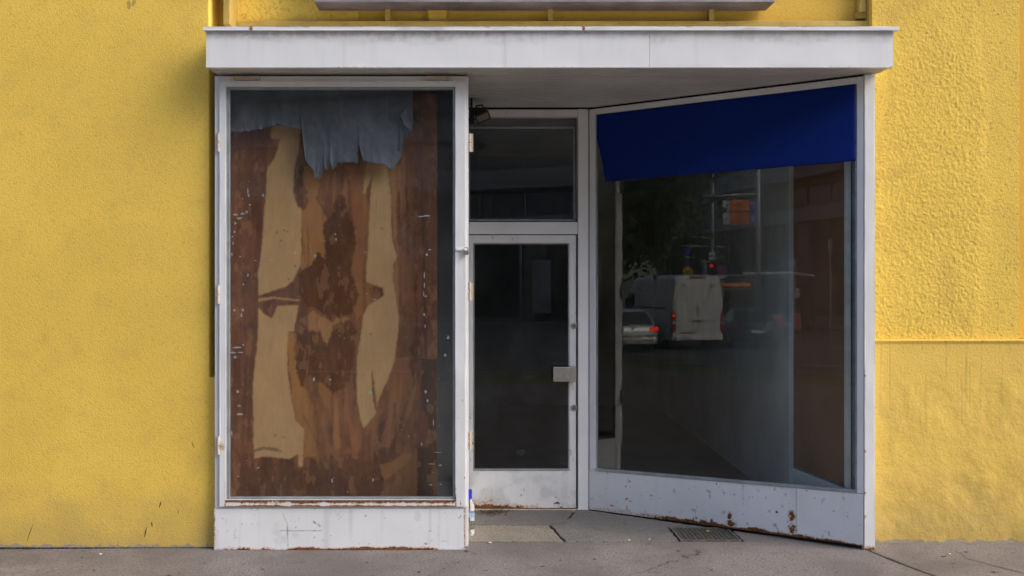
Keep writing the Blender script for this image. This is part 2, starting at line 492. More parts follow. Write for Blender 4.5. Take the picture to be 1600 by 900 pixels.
# ================================================================ THE SETTING
def terrain(name, mat, x0, x1, y0, y1, dz, nx=60):
    xs = np.linspace(x0, x1, nx + 1)
    P = np.zeros((2, nx + 1, 3))
    for j, y in enumerate((y0, y1)):
        P[j, :, 0] = xs; P[j, :, 1] = y
        P[j, :, 2] = [ground_z(x) + dz for x in xs]
    return tag(sheet(name, mat, None, P, nx, 1, smooth=False), kind='structure')

g = MB(); g.add([(-400, -400, -1.2), (400, -400, -1.2), (400, 400, -1.2), (-400, 400, -1.2)], [(0, 1, 2, 3)])
tag(g.build('ground', 'road'), kind='structure')
# far ground up to the horizon across the street
tag(terrain('road', 'road', -90, 60, -36, -9.5, -.12), 'grey asphalt road with white lane lines', None)
terrain('grass_verge', 'grass', -90, 60, -9.38, -7.5, -.012)
terrain('far_pavement', 'pave', -90, 60, -75, -36.12, -.0)
for nm, ya, yb in (('kerb', -9.5, -9.38), ('kerb', -36.12, -36)):
    xs = np.linspace(-90, 60, 61)
    mb = MB()
    for a, b in zip(xs[:-1], xs[1:]):
        za, zb = ground_z(a), ground_z(b)
        mb.add([(a, ya, za - .15), (b, ya, zb - .15), (b, yb, zb - .15), (a, yb, za - .15), (a, ya, za + .01), (b, ya, zb + .01), (b, yb, zb + .01), (a, yb, za + .01)],
               [(0, 1, 5, 4), (4, 5, 6, 7), (3, 7, 6, 2)])
    tag(mb.build(nm, 'kerb'), kind='structure')

# pavement in front of the shop, split by the tar joint on the right
def jx(y):   # joint curve
    return 2.50 + .05 * math.sin(y * 3.0) - (y + .0) * .42 * (1 if y < 0 else .2)
ys = list(np.linspace(.10, -7.5, 60))
mb = MB()
for s_ in (0, 1):
    cols = []
    for y in ys:
        j = jx(y) if y > -1.2 else jx(-1.2) + (-1.2 - y) * .1
        if s_ == 0: xs = list(np.linspace(-60, -5, 20)) + [-2, 0, 1.5, j - .006]
        else: xs = [j + .006, 5, 10, 40]
        cols.append([(x, y, ground_z(x)) for x in xs])
    n = len(cols[0])
    vs = [p for c in cols for p in c]
    fs = [(i * n + k, (i + 1) * n + k, (i + 1) * n + k + 1, i * n + k + 1) for i in range(len(cols) - 1) for k in range(n - 1)]
    MB().add(vs, fs).build('pavement', 'pave')['kind'] = 'structure'
mb = MB()
for a, b in zip(ys[:-1], ys[1:]):
    ja = jx(a) if a > -1.2 else jx(-1.2) + (-1.2 - a) * .1
    jb = jx(b) if b > -1.2 else jx(-1.2) + (-1.2 - b) * .1
    w1 = .011 + .004 * math.sin(a * 31)
    mb.add([(ja - w1, a, .002), (ja + w1, a, .002), (jb + w1, b, .002), (jb - w1, b, .002)], [(0, 3, 2, 1)])
mb.build('tar_joint', 'tar')['kind'] = 'structure'

# bed under the recess and its concrete slabs (gaps between them are the cracks)
bed = MB().box(-.4, 2.7, .1, 1.08, -.14, -.018).build('recess_bed', 'tar'); bed['kind'] = 'structure'
MB().box(-60, -.4, .1, .4, -.2, -.002).build('pavement_edge', 'pave')['kind'] = 'structure'
MB().box(2.5, 40, .1, .4, -.2, -.002).build('pavement_edge', 'pave')['kind'] = 'structure'
def slab(pts, z, mat, rag=.006, seed=0):
    out = []
    rnd = random.Random(seed)
    pts = [(x_, y_ * .842) for x_, y_ in pts]
    for i in range(len(pts)):
        a = Vector(pts[i]); b = Vector(pts[(i + 1) % len(pts)])
        n = max(1, int((b - a).length / .035))
        nr = Vector((-(b - a).y, (b - a).x)).normalized()
        for k in range(n):
            p = a.lerp(b, k / n) + nr * (rnd.uniform(-rag, rag) if k else 0)
            out.append((p.x, p.y))
    o = MB().prism(out, -.02, z).build('slab', mat, bed, .003)
    return o
slab([(-.02, .205), (.606, .20), (.574, .42), (.540, .64), (-.02, .645)], .004, 'slab_light', .007, 3)
slab([(-.02, .672), (.525, .668), (.60, .76), (.70, .88), (.76, 1.14), (-.02, 1.14)], .001, 'slab', .006, 5)
slab([(.618, .20), (1.355, .20), (1.355, .60), (1.62, .60), (.86, 1.14), (.785, 1.14), (.72, .87), (.626, .75), (.560, .65), (.592, .43)], .003, 'slab', .007, 8)
slab([(1.785, .20), (2.45, .02 + .1), (2.50, .11), (1.785, .50)], .0, 'pave', .004, 9)
mb = MB().box(-.4, 1.36, .1, .164, -.1, -.0005); mb.box(1.36, 2.5, .1, .178, -.1, -.0007)
mb.build('asphalt_patch', 'pave', bed)

# dark gum and oil spots, hairline cracks
mb = MB(); rnd = random.Random(91)
for i in range(85):
    x = rnd.uniform(-3.4, 3.8); y = rnd.uniform(-1.1, -.02); s1 = rnd.choice((.006, .008, .011, .018)) * rnd.uniform(.7, 1.2); asp = rnd.uniform(.5, 1.2)
    mb.add([(x + s1 * math.cos(t) * rnd.uniform(.6, 1.1), y + s1 * asp * math.sin(t) * rnd.uniform(.6, 1.1), .0016) for t in [2 * math.pi * k / 8 for k in range(8)]], [tuple(range(8))])
mb.build('pavement_spots', 'tar')['kind'] = 'stuff'
for cx_0, cy_0, cx_1, cy_1, sd in ((.15, -.9, 1.1, -.35, 5), (1.1, -.35, 1.5, .02, 6), (3.0, -.03, 3.3, -.8, 7)):
    rnd = random.Random(sd); mb = MB(); n_ = 40; prev = None
    for k in range(n_ + 1):
        t = k / n_; x = cx_0 + (cx_1 - cx_0) * t + (fbm(np.array([t * 6.]), np.array([sd * 3.]), sd, 4)[0] - .5) * .22; y = cy_0 + (cy_1 - cy_0) * t + (fbm(np.array([t * 6.]), np.array([sd * 7.]), sd, 4)[0] - .5) * .12
        w_ = .0012 + .0022 * rnd.random()
        if prev: mb.add([(prev[0] - prev[2], prev[1] - prev[2], .0019), (x - w_, y - w_, .0019), (x + w_, y + w_, .0019), (prev[0] + prev[2], prev[1] + prev[2], .0019)], [(0, 1, 2, 3)])
        prev = (x, y, w_)
    mb.build('pavement_crack', 'tar')['kind'] = 'structure'

# iron grate
GX0, GX1, GY0, GY1 = 1.37, 1.77, .185, .49
gr = thing('floor_grate', 'square iron drain grate let into the recess floor under the right window', 'grate', (GX0, GY0, 0))
mb = MB(); w = GX1 - GX0; h = GY1 - GY0
mb.box(0, w, 0, .018, -.03, .006); mb.box(0, w, h - .018, h, -.03, .006)
mb.box(0, .018, .018, h - .018, -.03, .0055); mb.box(w - .018, w, .018, h - .018, -.03, .0055)
mb.build('grate_frame', 'grate', gr, .002)
bar = None
for i in range(13):
    x = .018 + (i + .5) * (w - .036) / 13
    if bar is None:
        bar = MB().box(-.0035, .0035, .018, h - .018, -.02, .003).build('bar', 'grate', gr); o = bar
    else:
        o = bar.copy(); COL.objects.link(o)
    o.location = (x, 0, 0)
cb = None
for i in range(9):
    y = .018 + (i + .5) * (h - .036) / 9
    if cb is None:
        cb = MB().box(.018, w - .018, -.003, .003, -.018, .0034).build('crossbar', 'grate', gr); o = cb
    else:
        o = cb.copy(); COL.objects.link(o)
    o.location = (0, y, 0)
MB().box(.02, w - .02, .02, h - .02, -.05, -.045).build('silt_tray', 'dark', gr)

# ================================================================ YELLOW BUILDING
bld = thing('yellow_building', 'yellow rendered street building holding the empty shopfront', 'building', (0, .05, 0))
def wpart(name, mat, mb, bevel=0.):
    o = mb.build(name, mat, bld, bevel)
    o.location = (0, -.05, 0)
    return o
YL = .042
xl = PX(326.5, YL)                       # right edge of the left wall
zn = PZ(590, YL)
# left wall, a notch at its right edge above zn
xe = -1.619
mb = MB().quadbox([(-30, -.6), (xe, -.6), (xe, zn), (xl, zn), (xl, 9), (-30, 9)], YL, 1.2)
wpart('wall', 'wall_left', mb, .006)
# small fallen render line at foot of left wall: rough edge of sealant
mb = MB()
rnd = random.Random(4)
for i in range(160):
    x = -3.2 + i * .01
    mb.tube((x, YL - .001, ground_z(x)), (x + .012, YL - .001, 0), .003 + rnd.random() * .004, .003, 5)
wpart('render_crumbs', 'tar', mb)
# dark scuffs low on the left wall
for i, (a, b_, c_, d_) in enumerate(((252, 783, 249, 793), (237, 815, 238, 822), (229, 824, 226, 839), (52, 818, 42, 846), (278, 796, 279, 803), (30, 208, 38, 212), (300, 690, 303, 700))):
    x0, z0, x1, z1 = PX(a, YL), PZ(b_, YL), PX(c_, YL), PZ(d_, YL); w_ = .004 if i in (0, 1, 2) else .0016
    wpart('scuff', 'debris', MB().quadbox([(x1 - w_ * .4, z1), (x1 + w_ * .4, z1), (x0 * .5 + x1 * .5 + w_, z0 * .5 + z1 * .5), (x0 + w_ * .3, z0), (x0 - w_ * .3, z0), (x0 * .5 + x1 * .5 - w_, z0 * .5 + z1 * .5)], YL - .0012, YL + .001))
# set back wall above the canopy
YB = .27
wpart('wall', 'wall_up', MB().box(xl + .0, 2.60, YB, 1.4, 3.26, 9))
# roughcast patch left part of the set back wall
def rough_patch(name, x0, x1, z0, z1, y, amp, seed, res=.007, mask=None):
    nx = int((x1 - x0) / res); nz = int((z1 - z0) / res)
    X, Z = np.meshgrid(np.linspace(x0, x1, nx + 1), np.linspace(z0, z1, nz + 1))
    n1 = fbm(X * 58, Z * 52, seed, 3); n2 = vnoise(X * 110 + 3, Z * 95, seed + 5); n3 = fbm(X * 8, Z * 8, seed + 9, 3)
    hgt = (n1 * 1.0 + n2 * .6 + vnoise(X * 80 + 7, Z * 70, seed + 8) * .6 + n3 * .5)
    a = amp * (mask(X, Z) if mask else 1)
    Y = y - hgt * a
    P = np.stack([X, Y, Z], 2)
    o = sheet(name, 'wall_rough', bld, P, nx, nz, smooth=True)
    o.location = (0, -.05, 0)
    return o
rough_patch('roughcast_panel', PX(359, YB), PX(560, YB), 3.30, 4.2, YB - .001, .005, 3)
# vertical pilaster strips on that wall (smooth panel joints)
wpart('pilaster', 'wall_up', MB().box(PX(669, YB), PX(698, YB), YB - .03, YB, 3.27, 4.3), .004)
# right wall above the plinth, roughcast in relief, smooth trowelled margins
YR = .17
zp = PZ(531, YR - .02)
xr1 = PX(1593, YR)
wpart('wall', 'wall_rough', MB().quadbox([(2.50, zp - .02), (xr1, zp - .02), (xr1, 9), (2.612, 9), (2.612, 3.22), (2.50, 3.22)], YR + .004, 1.2))
def rmask(X, Z):
    j = (fbm(X * 5, Z * 5, 31, 4) - .5)
    m = sstep(2.68, 2.75, X + j * .12 + .10 * sstep(2.9, 2.3, Z) * 1.0 + sstep(2.2, 1.9, Z) * .1)
    m2 = sstep(3.36, 3.27, X + j * .14 + .03 * np.sin(Z * 2))
    top = sstep(3.4, 3.1, Z + j * .3) * .6 + .4
    return .10 + .9 * m * m2 * top
rough_patch('roughcast_wall', 2.50, xr1, zp - .01, 3.22, YR, .0034, 12, .0055, rmask)
rough_patch('roughcast_wall', 2.612, xr1, 3.22, 4.3, YR, .0034, 12, .0055, rmask)
# plinth
nx, nz = 260, 220
X, Z = np.meshgrid(np.linspace(2.50, 6.0, nx * 2 + 1), np.linspace(-.05, zp, nz + 1))
lum = (fbm(X * 6, Z * 5, 77, 4) - .5) * .014
Yp = YR - .022 - lum * sstep(1.32, .9, Z) - .006 * sstep(1.29, 1.30, Z)
o = sheet('plinth', 'wall_plinth', bld, np.stack([X, Yp, Z], 2), nx * 2, nz); o.location = (0, -.05, 0)
wpart('plinth_core', 'wall_plinth', MB().box(2.50, 6.0, YR - .012, 1.2, -.3, zp - .004))
wpart('plinth_cap', 'wall_plinth', MB().quadbox([(2.5, zp - .012), (6, zp - .012), (6, zp), (2.5, zp)], YR - .031, YR + .01), .003)
# the tall recess at the right edge of the picture, and wall beyond
wpart('reveal', 'wall_up', MB().box(xr1, 4.4, YR + .30, 1.2, zp, 9))
wpart('reveal_panel', 'wall_up', MB().box(xr1 + .01, 4.39, YR + .12, YR + .29, zp, 9))
wpart('wall', 'wall_rough', MB().box(4.4, 30, YR, 1.2, -.3, 9))
wpart('wall', 'int_dark', MB().box(-30, 30, 6.5, 7, -.3, 9))
wpart('wall', 'int_dark', MB().box(-30, 30, 1.45, 6.5, 3.35, 9))

# yellow metal frame round the sign zone
YF = .21
fr = thing('sign_surround', 'yellow painted metal frame above the white canopy', 'frame', (0, YF, 3.37))
x0, x1 = PX(359, YF - .14) + .0005, PX(1361, YF)
zb0, zb1 = PZ(41, YF) - 3.37, PZ(32.5, YF) - 3.37
mb = MB().box(x0, x1, 0, .07, zb0, zb1); mb.build('bottom_rail', 'ymetal', fr, .003)
for a, b, fy in ((348.5, 359, -.14), (1355, 1361, .0006)):  # left stile's extra depth is added to shade the wall notch
    MB().box(PX(a, YF + fy), PX(b, YF + fy), fy, .07, zb1 if fy > 0 else zb0 - .03, 1.2).build('stile', 'ymetal', fr, .003)
for c in (605.5, 860, 1113):
    MB().box(PX(c - 4, YF), PX(c + 4, YF), .012, .068, zb1, 1.2).build('mullion', 'ymetal', fr, .002)
mb = MB()
xc = PX(1348, YF)
mb.tube((xc, .01, .17), (xc, .01, 1.0), .014, .014, 10); mb.box(xc - .022, xc + .022, -.004, .03, .09, .17); mb.box(xc - .03, xc + .03, .02, .068, .055, .092)
mb.build('conduit', 'ymetal', fr, .002)
for i in range(12):
    x = PX(372 + 85 * i, YF); MB().disc((x, -.0005, zb0 + .016), (0, -1, 0), .004, .002, 8).build('rivet', 'steel', fr)
# sign box
sg = thing('sign_box', 'long grey metal shop sign case with dark underside above the canopy', 'sign', (0, .09, 3.48))
xa, xb = PX(491.7, .09), PX(1210, .09)
mb = MB().add([(xa, 0, 0), (xb, 0, 0), (PX(1196, .25) , .16, -.0), (PX(498.6, .25), .16, 0), (xa, 0, .75), (xb, 0, .75), (PX(1196, .25), .16, .75), (PX(498.6, .25), .16, .75)],
              [(0, 3, 2, 1), (4, 5, 6, 7), (0, 1, 5, 4), (1, 2, 6, 5), (2, 3, 7, 6), (3, 0, 4, 7)])
mb.build('sign_casing', 'sign_under', sg, .002)
ring(MB(), xa - .004, xb + .004, .003, .755, .03, -.006, .02).build('edge_trim', 'sign_edge', sg, .002)
MB().box(xa + .03, xb - .03, -.003, -.0005, .035, .72).build('sign_face', 'sign_edge', sg)

# ================================================================ CANOPY
cn = thing('canopy', 'white sheet metal canopy with boarded soffit over the shopfront', 'canopy', (0, 0, 3.0))
YC = -.16
cx0, cx1 = PX(322, YC), PX(1395.5, YC)
xs_ = PX(1015, YC)
def fasc(seed):
    def f(X, Z):
        e = sstep(.012, .0, Z + (fbm(X * 30, Z * 30, seed, 3) - .5) * .02)
        bumpy = sstep(.55, .7, fbm(X * 14, Z * 2, seed + 3, 3))
        top = sstep(.13, .215, Z + (fbm(X * 3, Z * 14, seed + 8, 4) - .5) * .12)
        runs = sstep(.60, .85, fbm(X * 9, Z * 1.2, seed + 21, 4)) * sstep(0, .2, Z)
        return e * bumpy * .30, top * .30 * fbm(X * 40, Z * 30, 5, 3) * 1.6 + runs * .05
    return f
rust_panel('fascia_panel', 'paint', cn, cx0, xs_ - .0008, -.003, .217, YC, .03, fasc(1), .006)
rust_panel('fascia_panel', 'paint', cn, xs_ + .0008, cx1, -.003, .217, YC, .03, fasc(41), .006)
cuts = [PX(317.5, -.181), PX(392, -.181), PX(912, -.181), PX(1405, -.181)]
def capf(X, Z):
    r = np.zeros_like(X)
    for c in (cuts[2], cuts[1]): r = np.maximum(r, .75 * np.exp(-((X - c) / .012) ** 2))
    for c in (1.33, 2.03, -1.0, .1): r = np.maximum(r, .5 * np.exp(-((X - c) / .03) ** 2) * sstep(.225, .24, Z))
    r = np.maximum(r, .45 * sstep(.234, .240, Z) * sstep(.45, .6, fbm(X * 6, Z, 3, 3)))
    return r, sstep(.55, .8, fbm(X * 5, Z * 20, 91, 3)) * .25
for k, (a, b) in enumerate(zip(cuts[:-1], cuts[1:])):
    rust_panel('drip_cap', 'paint', cn, a + .0006, b - .0006, .218, .241, -.181 + (.001 if k % 2 else 0), .06, capf, .004)
MB().quadbox([(cx0 + .004, .01), (cx1 - .004, .01), (cx1 - .004, .216), (cx0 + .004, .216)], YC + .031, .16).build('canopy_body', 'paint', cn)
MB().box(cx0 + .02, 2.49, (.162), 1.2, .03, .20).build('canopy_body', 'dark', cn)
MB().add([(cx0, -.13, .2185), (cx1, -.13, .2185), (cx1, .16, .2585), (cx0, .16, .2585)], [(0, 1, 2, 3)]).build('roof_sheet', 'paint', cn)
# soffit boards running along the front
n = 19; pitch = (.985 - (YC + .032)) / n
for i in range(n):
    ya = YC + .032 + i * pitch
    yb = ya + pitch - .009
    def xend(y): return min(cx1 - .01, 2.60 if y < -.0 else 2.56 - (y) * 1.62 / .97 + .03)
    xs0 = cx0 + .006 if yb < .02 else -.02
    MB().prism([(xs0, ya), (xend(ya), ya), (xend(yb), yb), (xs0, yb)], .0015, .0135).build('slat', 'soffit', cn)
MB().box(cx0 + .006, 2.56, YC + .032, 1.08, .0145, .029).build('soffit_backing', 'dark', cn)
MB().box(cx0 + .01, -.025, (.02), .15, .003, .0135).build('soffit_end_board', 'soffit', cn)

# ================================================================ LEFT DISPLAY CASE
case = thing('display_case', 'tall white metal display case left of the door with rusty edges', 'display case', (0, 0, 0))
L, Rr = PX(335.5, 0), PX(731.5, 0)
zt = 2.985
zc = PZ(794, 0)                  # bottom of the leaf / top of the base panel
def edge_rust(zb, zt_, xl_, xr__, seed, b=.7, side=.35, gr=.15):
    def f(X, Z):
        n = fbm(X * 12, Z * 12, seed, 4)
        low = sstep(.035, .0, (Z - zb) + (n - .5) * .03) * (.35 + b * sstep(.35, .6, fbm(X * 3.3, X * 0 + seed, seed, 3)))
        sd = sstep(.012, 0, np.minimum(X - xl_, xr__ - X) + (n - .5) * .012) * side
        sp = np.zeros_like(X)
        grime = sstep(.66, .8, fbm(X * 9, Z * 9, seed + 40, 4)) * gr + sstep(.62, .8, fbm(X * 40, Z * 1.5, seed + 60, 3)) * gr
        return np.maximum(low, sd) + sp, grime
    return f
# base panel, pen cross and scuffs
def basef(X, Z):
    r, g_ = edge_rust(.0, zc, L, PX(726, 0), 3, .65, .5, .12)(X, Z)
    def line(xa_, za_, xb_, zb_, w_, s_):
        t = np.clip(((X - xa_) * (xb_ - xa_) + (Z - za_) * (zb_ - za_)) / ((xb_ - xa_) ** 2 + (zb_ - za_) ** 2), 0, 1)
        d = np.hypot(X - xa_ - t * (xb_ - xa_), Z - za_ - t * (zb_ - za_))
        return sstep(w_, w_ * .4, d) * s_ * (.35 + .65 * vnoise(X * 60, Z * 60, 9))
    p = lambda a, b_: (PX(a, 0), PZ(b_, 0))
    for (a, b_, s_, w_) in (((437, 829), (502, 829), .75, .004), ((449, 817), (450, 853), .75, .005), ((442, 803), (448, 816), .4, .004),
                            ((490, 815), (493, 817), .9, .008), ((497, 819), (500, 822), .8, .006), ((368, 826), (366, 842), .3, .004), ((354, 810), (354, 820), .25, .004),
                            ((528, 812), (535, 806), .3, .004), ((690, 845), (700, 846), .25, .004)):
        g_ = np.maximum(g_, line(*p(*a), *p(*b_), w_, s_))
    g_ = np.maximum(g_, .16 * np.exp(-((X - PX(548, 0)) / .012) ** 2) * sstep(0, .2, Z) + .14 * np.exp(-((X - PX(510, 0)) / .02) ** 2))
    g_ = np.maximum(g_, .6 * sstep(.84, .88, fbm(X * 50, Z * 50, 88, 2)))
    return r, g_
rust_panel('base_panel', 'paint', case, L - .004, PX(727, 0), 0.002, zc - .002, -.003, .05, basef, .004)
# outer frame
ow = .033
zf0 = zc + .0
mb = ring(MB(), L, Rr, zf0, zt, ow, .0, .07, wb=.02, wr=PX(731.5, 0) - PX(722, 0), wt=.055)
mb.build('outer_frame', 'paint_rusty', case, .0025)
# opening leaf: four rust panels mitred by butting
lx0, lx1, lz0, lz1 = PX(343, -.014), PX(727.5, -.014), PZ(791.5, -.014), PZ(126.5, -.014)
gx0, gx1, gz0, gz1 = PX(353.5, 0), PX(711.5, 0), PZ(780.5, 0), PZ(136, 0)
leaf = MB().box(lx0 + .01, lx1 - .01, .004, .02, lz0 + .003, lz0 + .008).build('leaf', 'paint', case)
def lrail(a, b_, c, d, fn): rust_panel('leaf_rail', 'paint', leaf, a, b_, c, d, -.014, .028, fn, .004)
def botf(X, Z):
    n = fbm(X * 14, Z * 14, 6, 4)
    t_ = sstep(.038, 0, (gz0 - Z) + (n - .5) * .03) * (.62 + .5 * sstep(-1.2, -1.6, X) + .35 * sstep(.4, .7, fbm(X * 4, X * 0, 3, 3)))
    b_ = sstep(.016, 0, Z - lz0 + (n - .5) * .016) * .75
    return np.maximum(t_, b_), .1 * n
def sidef(X, Z):
    n = fbm(X * 14, Z * 6, 16, 4)
    low = sstep(gz0 + .25, gz0 - .05, Z + (n - .5) * .2) * .75 * sstep(.02, .0, np.minimum(np.abs(X - gx0), np.abs(X - gx1)) + (n - .5) * .02)
    spots = sstep(.78, .84, fbm(X * 40, Z * 18, 61, 3)) * .6 * sstep(1.9, 1.2, Z) * sstep(-1, -.4, X)
    hg = .6 * np.exp(-((Z - PZ(697, 0)) / .03) ** 2) * sstep(-1.5, -1.58, X)
    return np.maximum(np.maximum(low, spots), hg), .12 * n
lrail(lx0, gx0, lz0, lz1, sidef); lrail(gx1, lx1, lz0, lz1, sidef)
lrail(gx0 + .0004, gx1 - .0004, lz0, gz0, botf); lrail(gx0 + .0004, gx1 - .0004, gz1, lz1, lambda X, Z: (0 * X, .15 * fbm(X * 8, Z * 20, 7, 3)))
bead = ring(MB(), gx0, gx1, gz0, gz1, .018, -.002, .022, wb=.016, wt=.016, wl=.022, wr=.016).build('glazing_bead', 'bead', leaf, .002)
pane = MB().box(gx0 + .012, gx1 - .008, .006, .011, gz0 + .008, gz1 - .008).build('pane', 'glass_case', leaf)
# hinges
hg = None
def hinge(x, z, parent, y=-.012, vert=True, ln=.115):
    m_ = MB()
    if vert:
        m_.tube((x, y, z - ln / 2), (x, y, z - .003), .009, n=10); m_.tube((x, y, z + .003), (x, y, z + ln / 2), .009, n=10)
        m_.box(x - .004, x + .022, y + .004, y + .009, z - ln / 2, z + ln / 2)
    else:
        m_.tube((x - ln / 2, y, z), (x - .002, y, z), .008, n=10); m_.tube((x + .002, y, z), (x + ln / 2, y, z), .008, n=10)
        m_.box(x - ln / 2, x + ln / 2, y + .002, y + .008, z - .020, z)
    return m_.build('hinge', 'hinge', parent, 0, False)
for py in (222.5, 460, 696): hinge(PX(341, -.012), PZ(py, -.012), leaf)
for px in (386, 686): hinge(PX(px, -.012), PZ(120.5, -.012), leaf, -.012, False, .16)
# right side of the case toward the door, with its own hinged edge
sb = zc + .02
MB().box(Rr - .030, Rr + .001, .0705, .94, .0, zc).build('side_base', 'paint_rusty', case, .002)
mb = MB(); mb.box(Rr - .030, Rr + .001, .0705, .075, zc + .0005, zt); mb.box(Rr - .030, Rr + .001, .90, .94, zc + .0005, zt)
mb.box(Rr - .029, Rr, .0755, .8995, zc + .0005, zc + .05); mb.box(Rr - .029, Rr, .0755, .8995, zt - .05, zt)
mb.build('side_frame', 'paint_rusty', case, .002)
MB().box(Rr - .018, Rr - .012, .0756, .8994, zc + .051, zt - .051).build('side_pane', 'glass_door', case)
for py in (222.5, 455, 688): hinge(PX(734, 0), PZ(py, .0), case, .006, True, .115)
# case carcass
MB().box(Rr - .036, Rr - .032, .072, .899, .23, .335).build('inner_lining', 'case_dark', case)
MB().box(L + .001, L + .012, (.071), .94, .0, zt).build('side_panel', 'paint', case)
MB().box(L + .013, Rr - .031, .90, .92, 0, zt).build('back_panel', M['case_dark'], case)
MB().box(L + .013, Rr - .031, .072, .899, .20, .23).build('floor_board', 'case_dark', case)
MB().box(L + .013, Rr - .031, .072, .899, 2.95, 2.98).build('top_board', 'case_dark', case)
# leftover wood side post, string
MB().box(PX(679, .26), PX(681, .26), .25, .256, .34, 2.1).build('batten', 'int_frame', case)

# glue stained board inside the case
YBD = .22
bx0, bx1 = PX(346, YBD), PX(683, YBD)
bz0, bz1 = .235, 2.93
nx, nz = 330, 640
X, Z = np.meshgrid(np.linspace(bx0, bx1, nx + 1), np.linspace(bz0, bz1, nz + 1))
px = X / sc(YBD) + CX; py = CY - (Z - CZ) / sc(YBD)
w1 = (fbm(px / 26, py / 26, 1, 5) - .5); w2 = (fbm(px / 26 + 40, py / 26, 2, 5) - .5)
h1 = (fbm(px / 5, py / 5, 3, 3) - .5); h2 = (fbm(px / 5 + 9, py / 5, 4, 3) - .5)
def C(*c): return np.array(lin(*c)) * 2.15
col = np.zeros(X.shape + (3,))
base_u, base_l = C(88, 60, 50), C(72, 45, 30)
tt = sstep(430, 700, py + w1 * 160)[..., None]
col[:] = base_u * (1 - tt) + base_l * tt
st = fbm(px / 7, py / 160, 11, 4); st2 = fbm(px / 16 + 5, py / 90, 12, 4)
k = sstep(.5, .68, st2)[..., None] * .55; col = col * (1 - k) + C(112, 74, 52) * k
k = sstep(.55, .7, st)[..., None] * .4; col = col * (1 - k) + C(66, 42, 34) * k
def lay(poly, c, op=1., rag=6., fine=2.5, soft=0):
    global col
    m_ = inpoly(px + w1 * rag * 2 + h1 * fine, py + w2 * rag * 2 + h2 * fine, poly)
    if soft:
        m_ = m_.astype(float)
        for _ in range(soft):
            m_[1:-1, 1:-1] = (m_[1:-1, 1:-1] * 4 + m_[:-2, 1:-1] + m_[2:, 1:-1] + m_[1:-1, :-2] + m_[1:-1, 2:]) / 8
    k = (m_ * op)[..., None]
    c = C(*c)
    var = (1 + (fbm(px / 40, py / 60, 33, 4) - .5)[..., None] * .25)
    col = col * (1 - k) + c * var * k
lay([(356, 196), (425, 198), (418, 262), (412, 340), (405, 420), (404, 520), (396, 600), (396, 720), (440, 790), (356, 790)], (80, 54, 45), .55, 4)
lay([(471, 262), (640, 250), (655, 420), (640, 600), (600, 660), (560, 700), (470, 720), (462, 560), (470, 430)], (104, 72, 52), .6, 14, 5)
lay([(476, 258), (492, 262), (499, 290), (494, 312), (512, 345), (516, 352), (511, 380), (507, 402), (488, 412), (473, 428), (471, 410), (471, 330), (478, 320), (473, 298)], (132, 94, 60), .95, 5, 4)
lay([(540, 256), (575, 258), (570, 300), (579, 330), (575, 400), (572, 442), (556, 452), (546, 420), (556, 380), (551, 350), (545, 322), (553, 300), (538, 285)], (118, 78, 56), .9, 6, 4)
lay([(512, 260), (552, 258), (548, 300), (540, 330), (528, 345), (520, 330), (512, 300)], (124, 88, 58), .6, 9, 6)
lay([(606, 256), (626, 260), (628, 330), (624, 380), (624, 402), (621, 398), (613, 370), (611, 300)], (132, 96, 62), .9, 2, 1.5, 1)
lay([(613, 400), (621, 404), (624, 470), (623, 500), (617, 462)], (128, 95, 62), .8, 2, 1)
lay([(470, 425), (486, 414), (494, 392), (508, 405), (504, 352), (514, 342), (519, 330), (526, 308), (536, 306), (546, 345), (554, 355), (556, 380), (549, 402), (545, 430), (556, 446), (562, 462), (556, 482), (545, 492), (528, 495), (516, 503), (505, 490), (490, 482), (478, 476), (467, 460), (466, 432)], (74, 46, 27), .93, 5, 6)
lay([(520, 268), (534, 262), (545, 268), (538, 292), (530, 318), (520, 334), (500, 340), (512, 300)], (88, 56, 42), .7, 7, 6)
lay([(466, 518), (486, 512), (500, 522), (510, 536), (520, 516), (545, 502), (562, 520), (552, 560), (546, 592), (530, 612), (515, 610), (500, 600), (484, 590), (470, 606), (461, 575), (463, 540)], (78, 49, 27), .93, 5, 6)
lay([(449, 518), (462, 522), (463, 575), (470, 602), (480, 612), (493, 640), (494, 712), (475, 716), (475, 670), (462, 657), (455, 620)], (136, 98, 58), .85, 3, 3)
lay([(500, 560), (515, 590), (528, 640), (534, 700), (526, 702), (514, 650), (500, 612)], (128, 88, 58), .7, 5, 3, 2)
lay([(538, 590), (548, 640), (556, 690), (560, 722), (548, 712), (538, 660)], (120, 80, 54), .7, 5, 3, 2)
lay([(566, 640), (600, 640), (560, 700), (553, 704), (548, 690)], (126, 86, 58), .6, 5, 3, 1)
lay([(478, 494), (490, 486), (500, 495), (515, 500), (530, 494), (548, 498), (520, 508), (514, 530), (507, 537), (500, 515), (480, 518), (469, 500)], (134, 100, 68), .9, 4, 4)
lay([(552, 440), (575, 441), (596, 450), (600, 464), (586, 476), (575, 482), (556, 502), (548, 470)], (118, 82, 52), .9, 4, 5)
lay([(578, 448), (600, 452), (602, 465), (594, 470), (580, 462)], (70, 42, 24), .85, 4, 5)
lay([(492, 715), (470, 560), (476, 560), (500, 640), (520, 720), (505, 730)], (108, 72, 46), .5, 6, 4, 2)
lay([(612, 560), (640, 560), (635, 620), (610, 700), (594, 700), (608, 640)], (112, 76, 54), .75, 4, 3, 2)
lay([(640, 560), (650, 640), (645, 680), (628, 690), (626, 640)], (104, 68, 50), .7, 4, 3, 3)
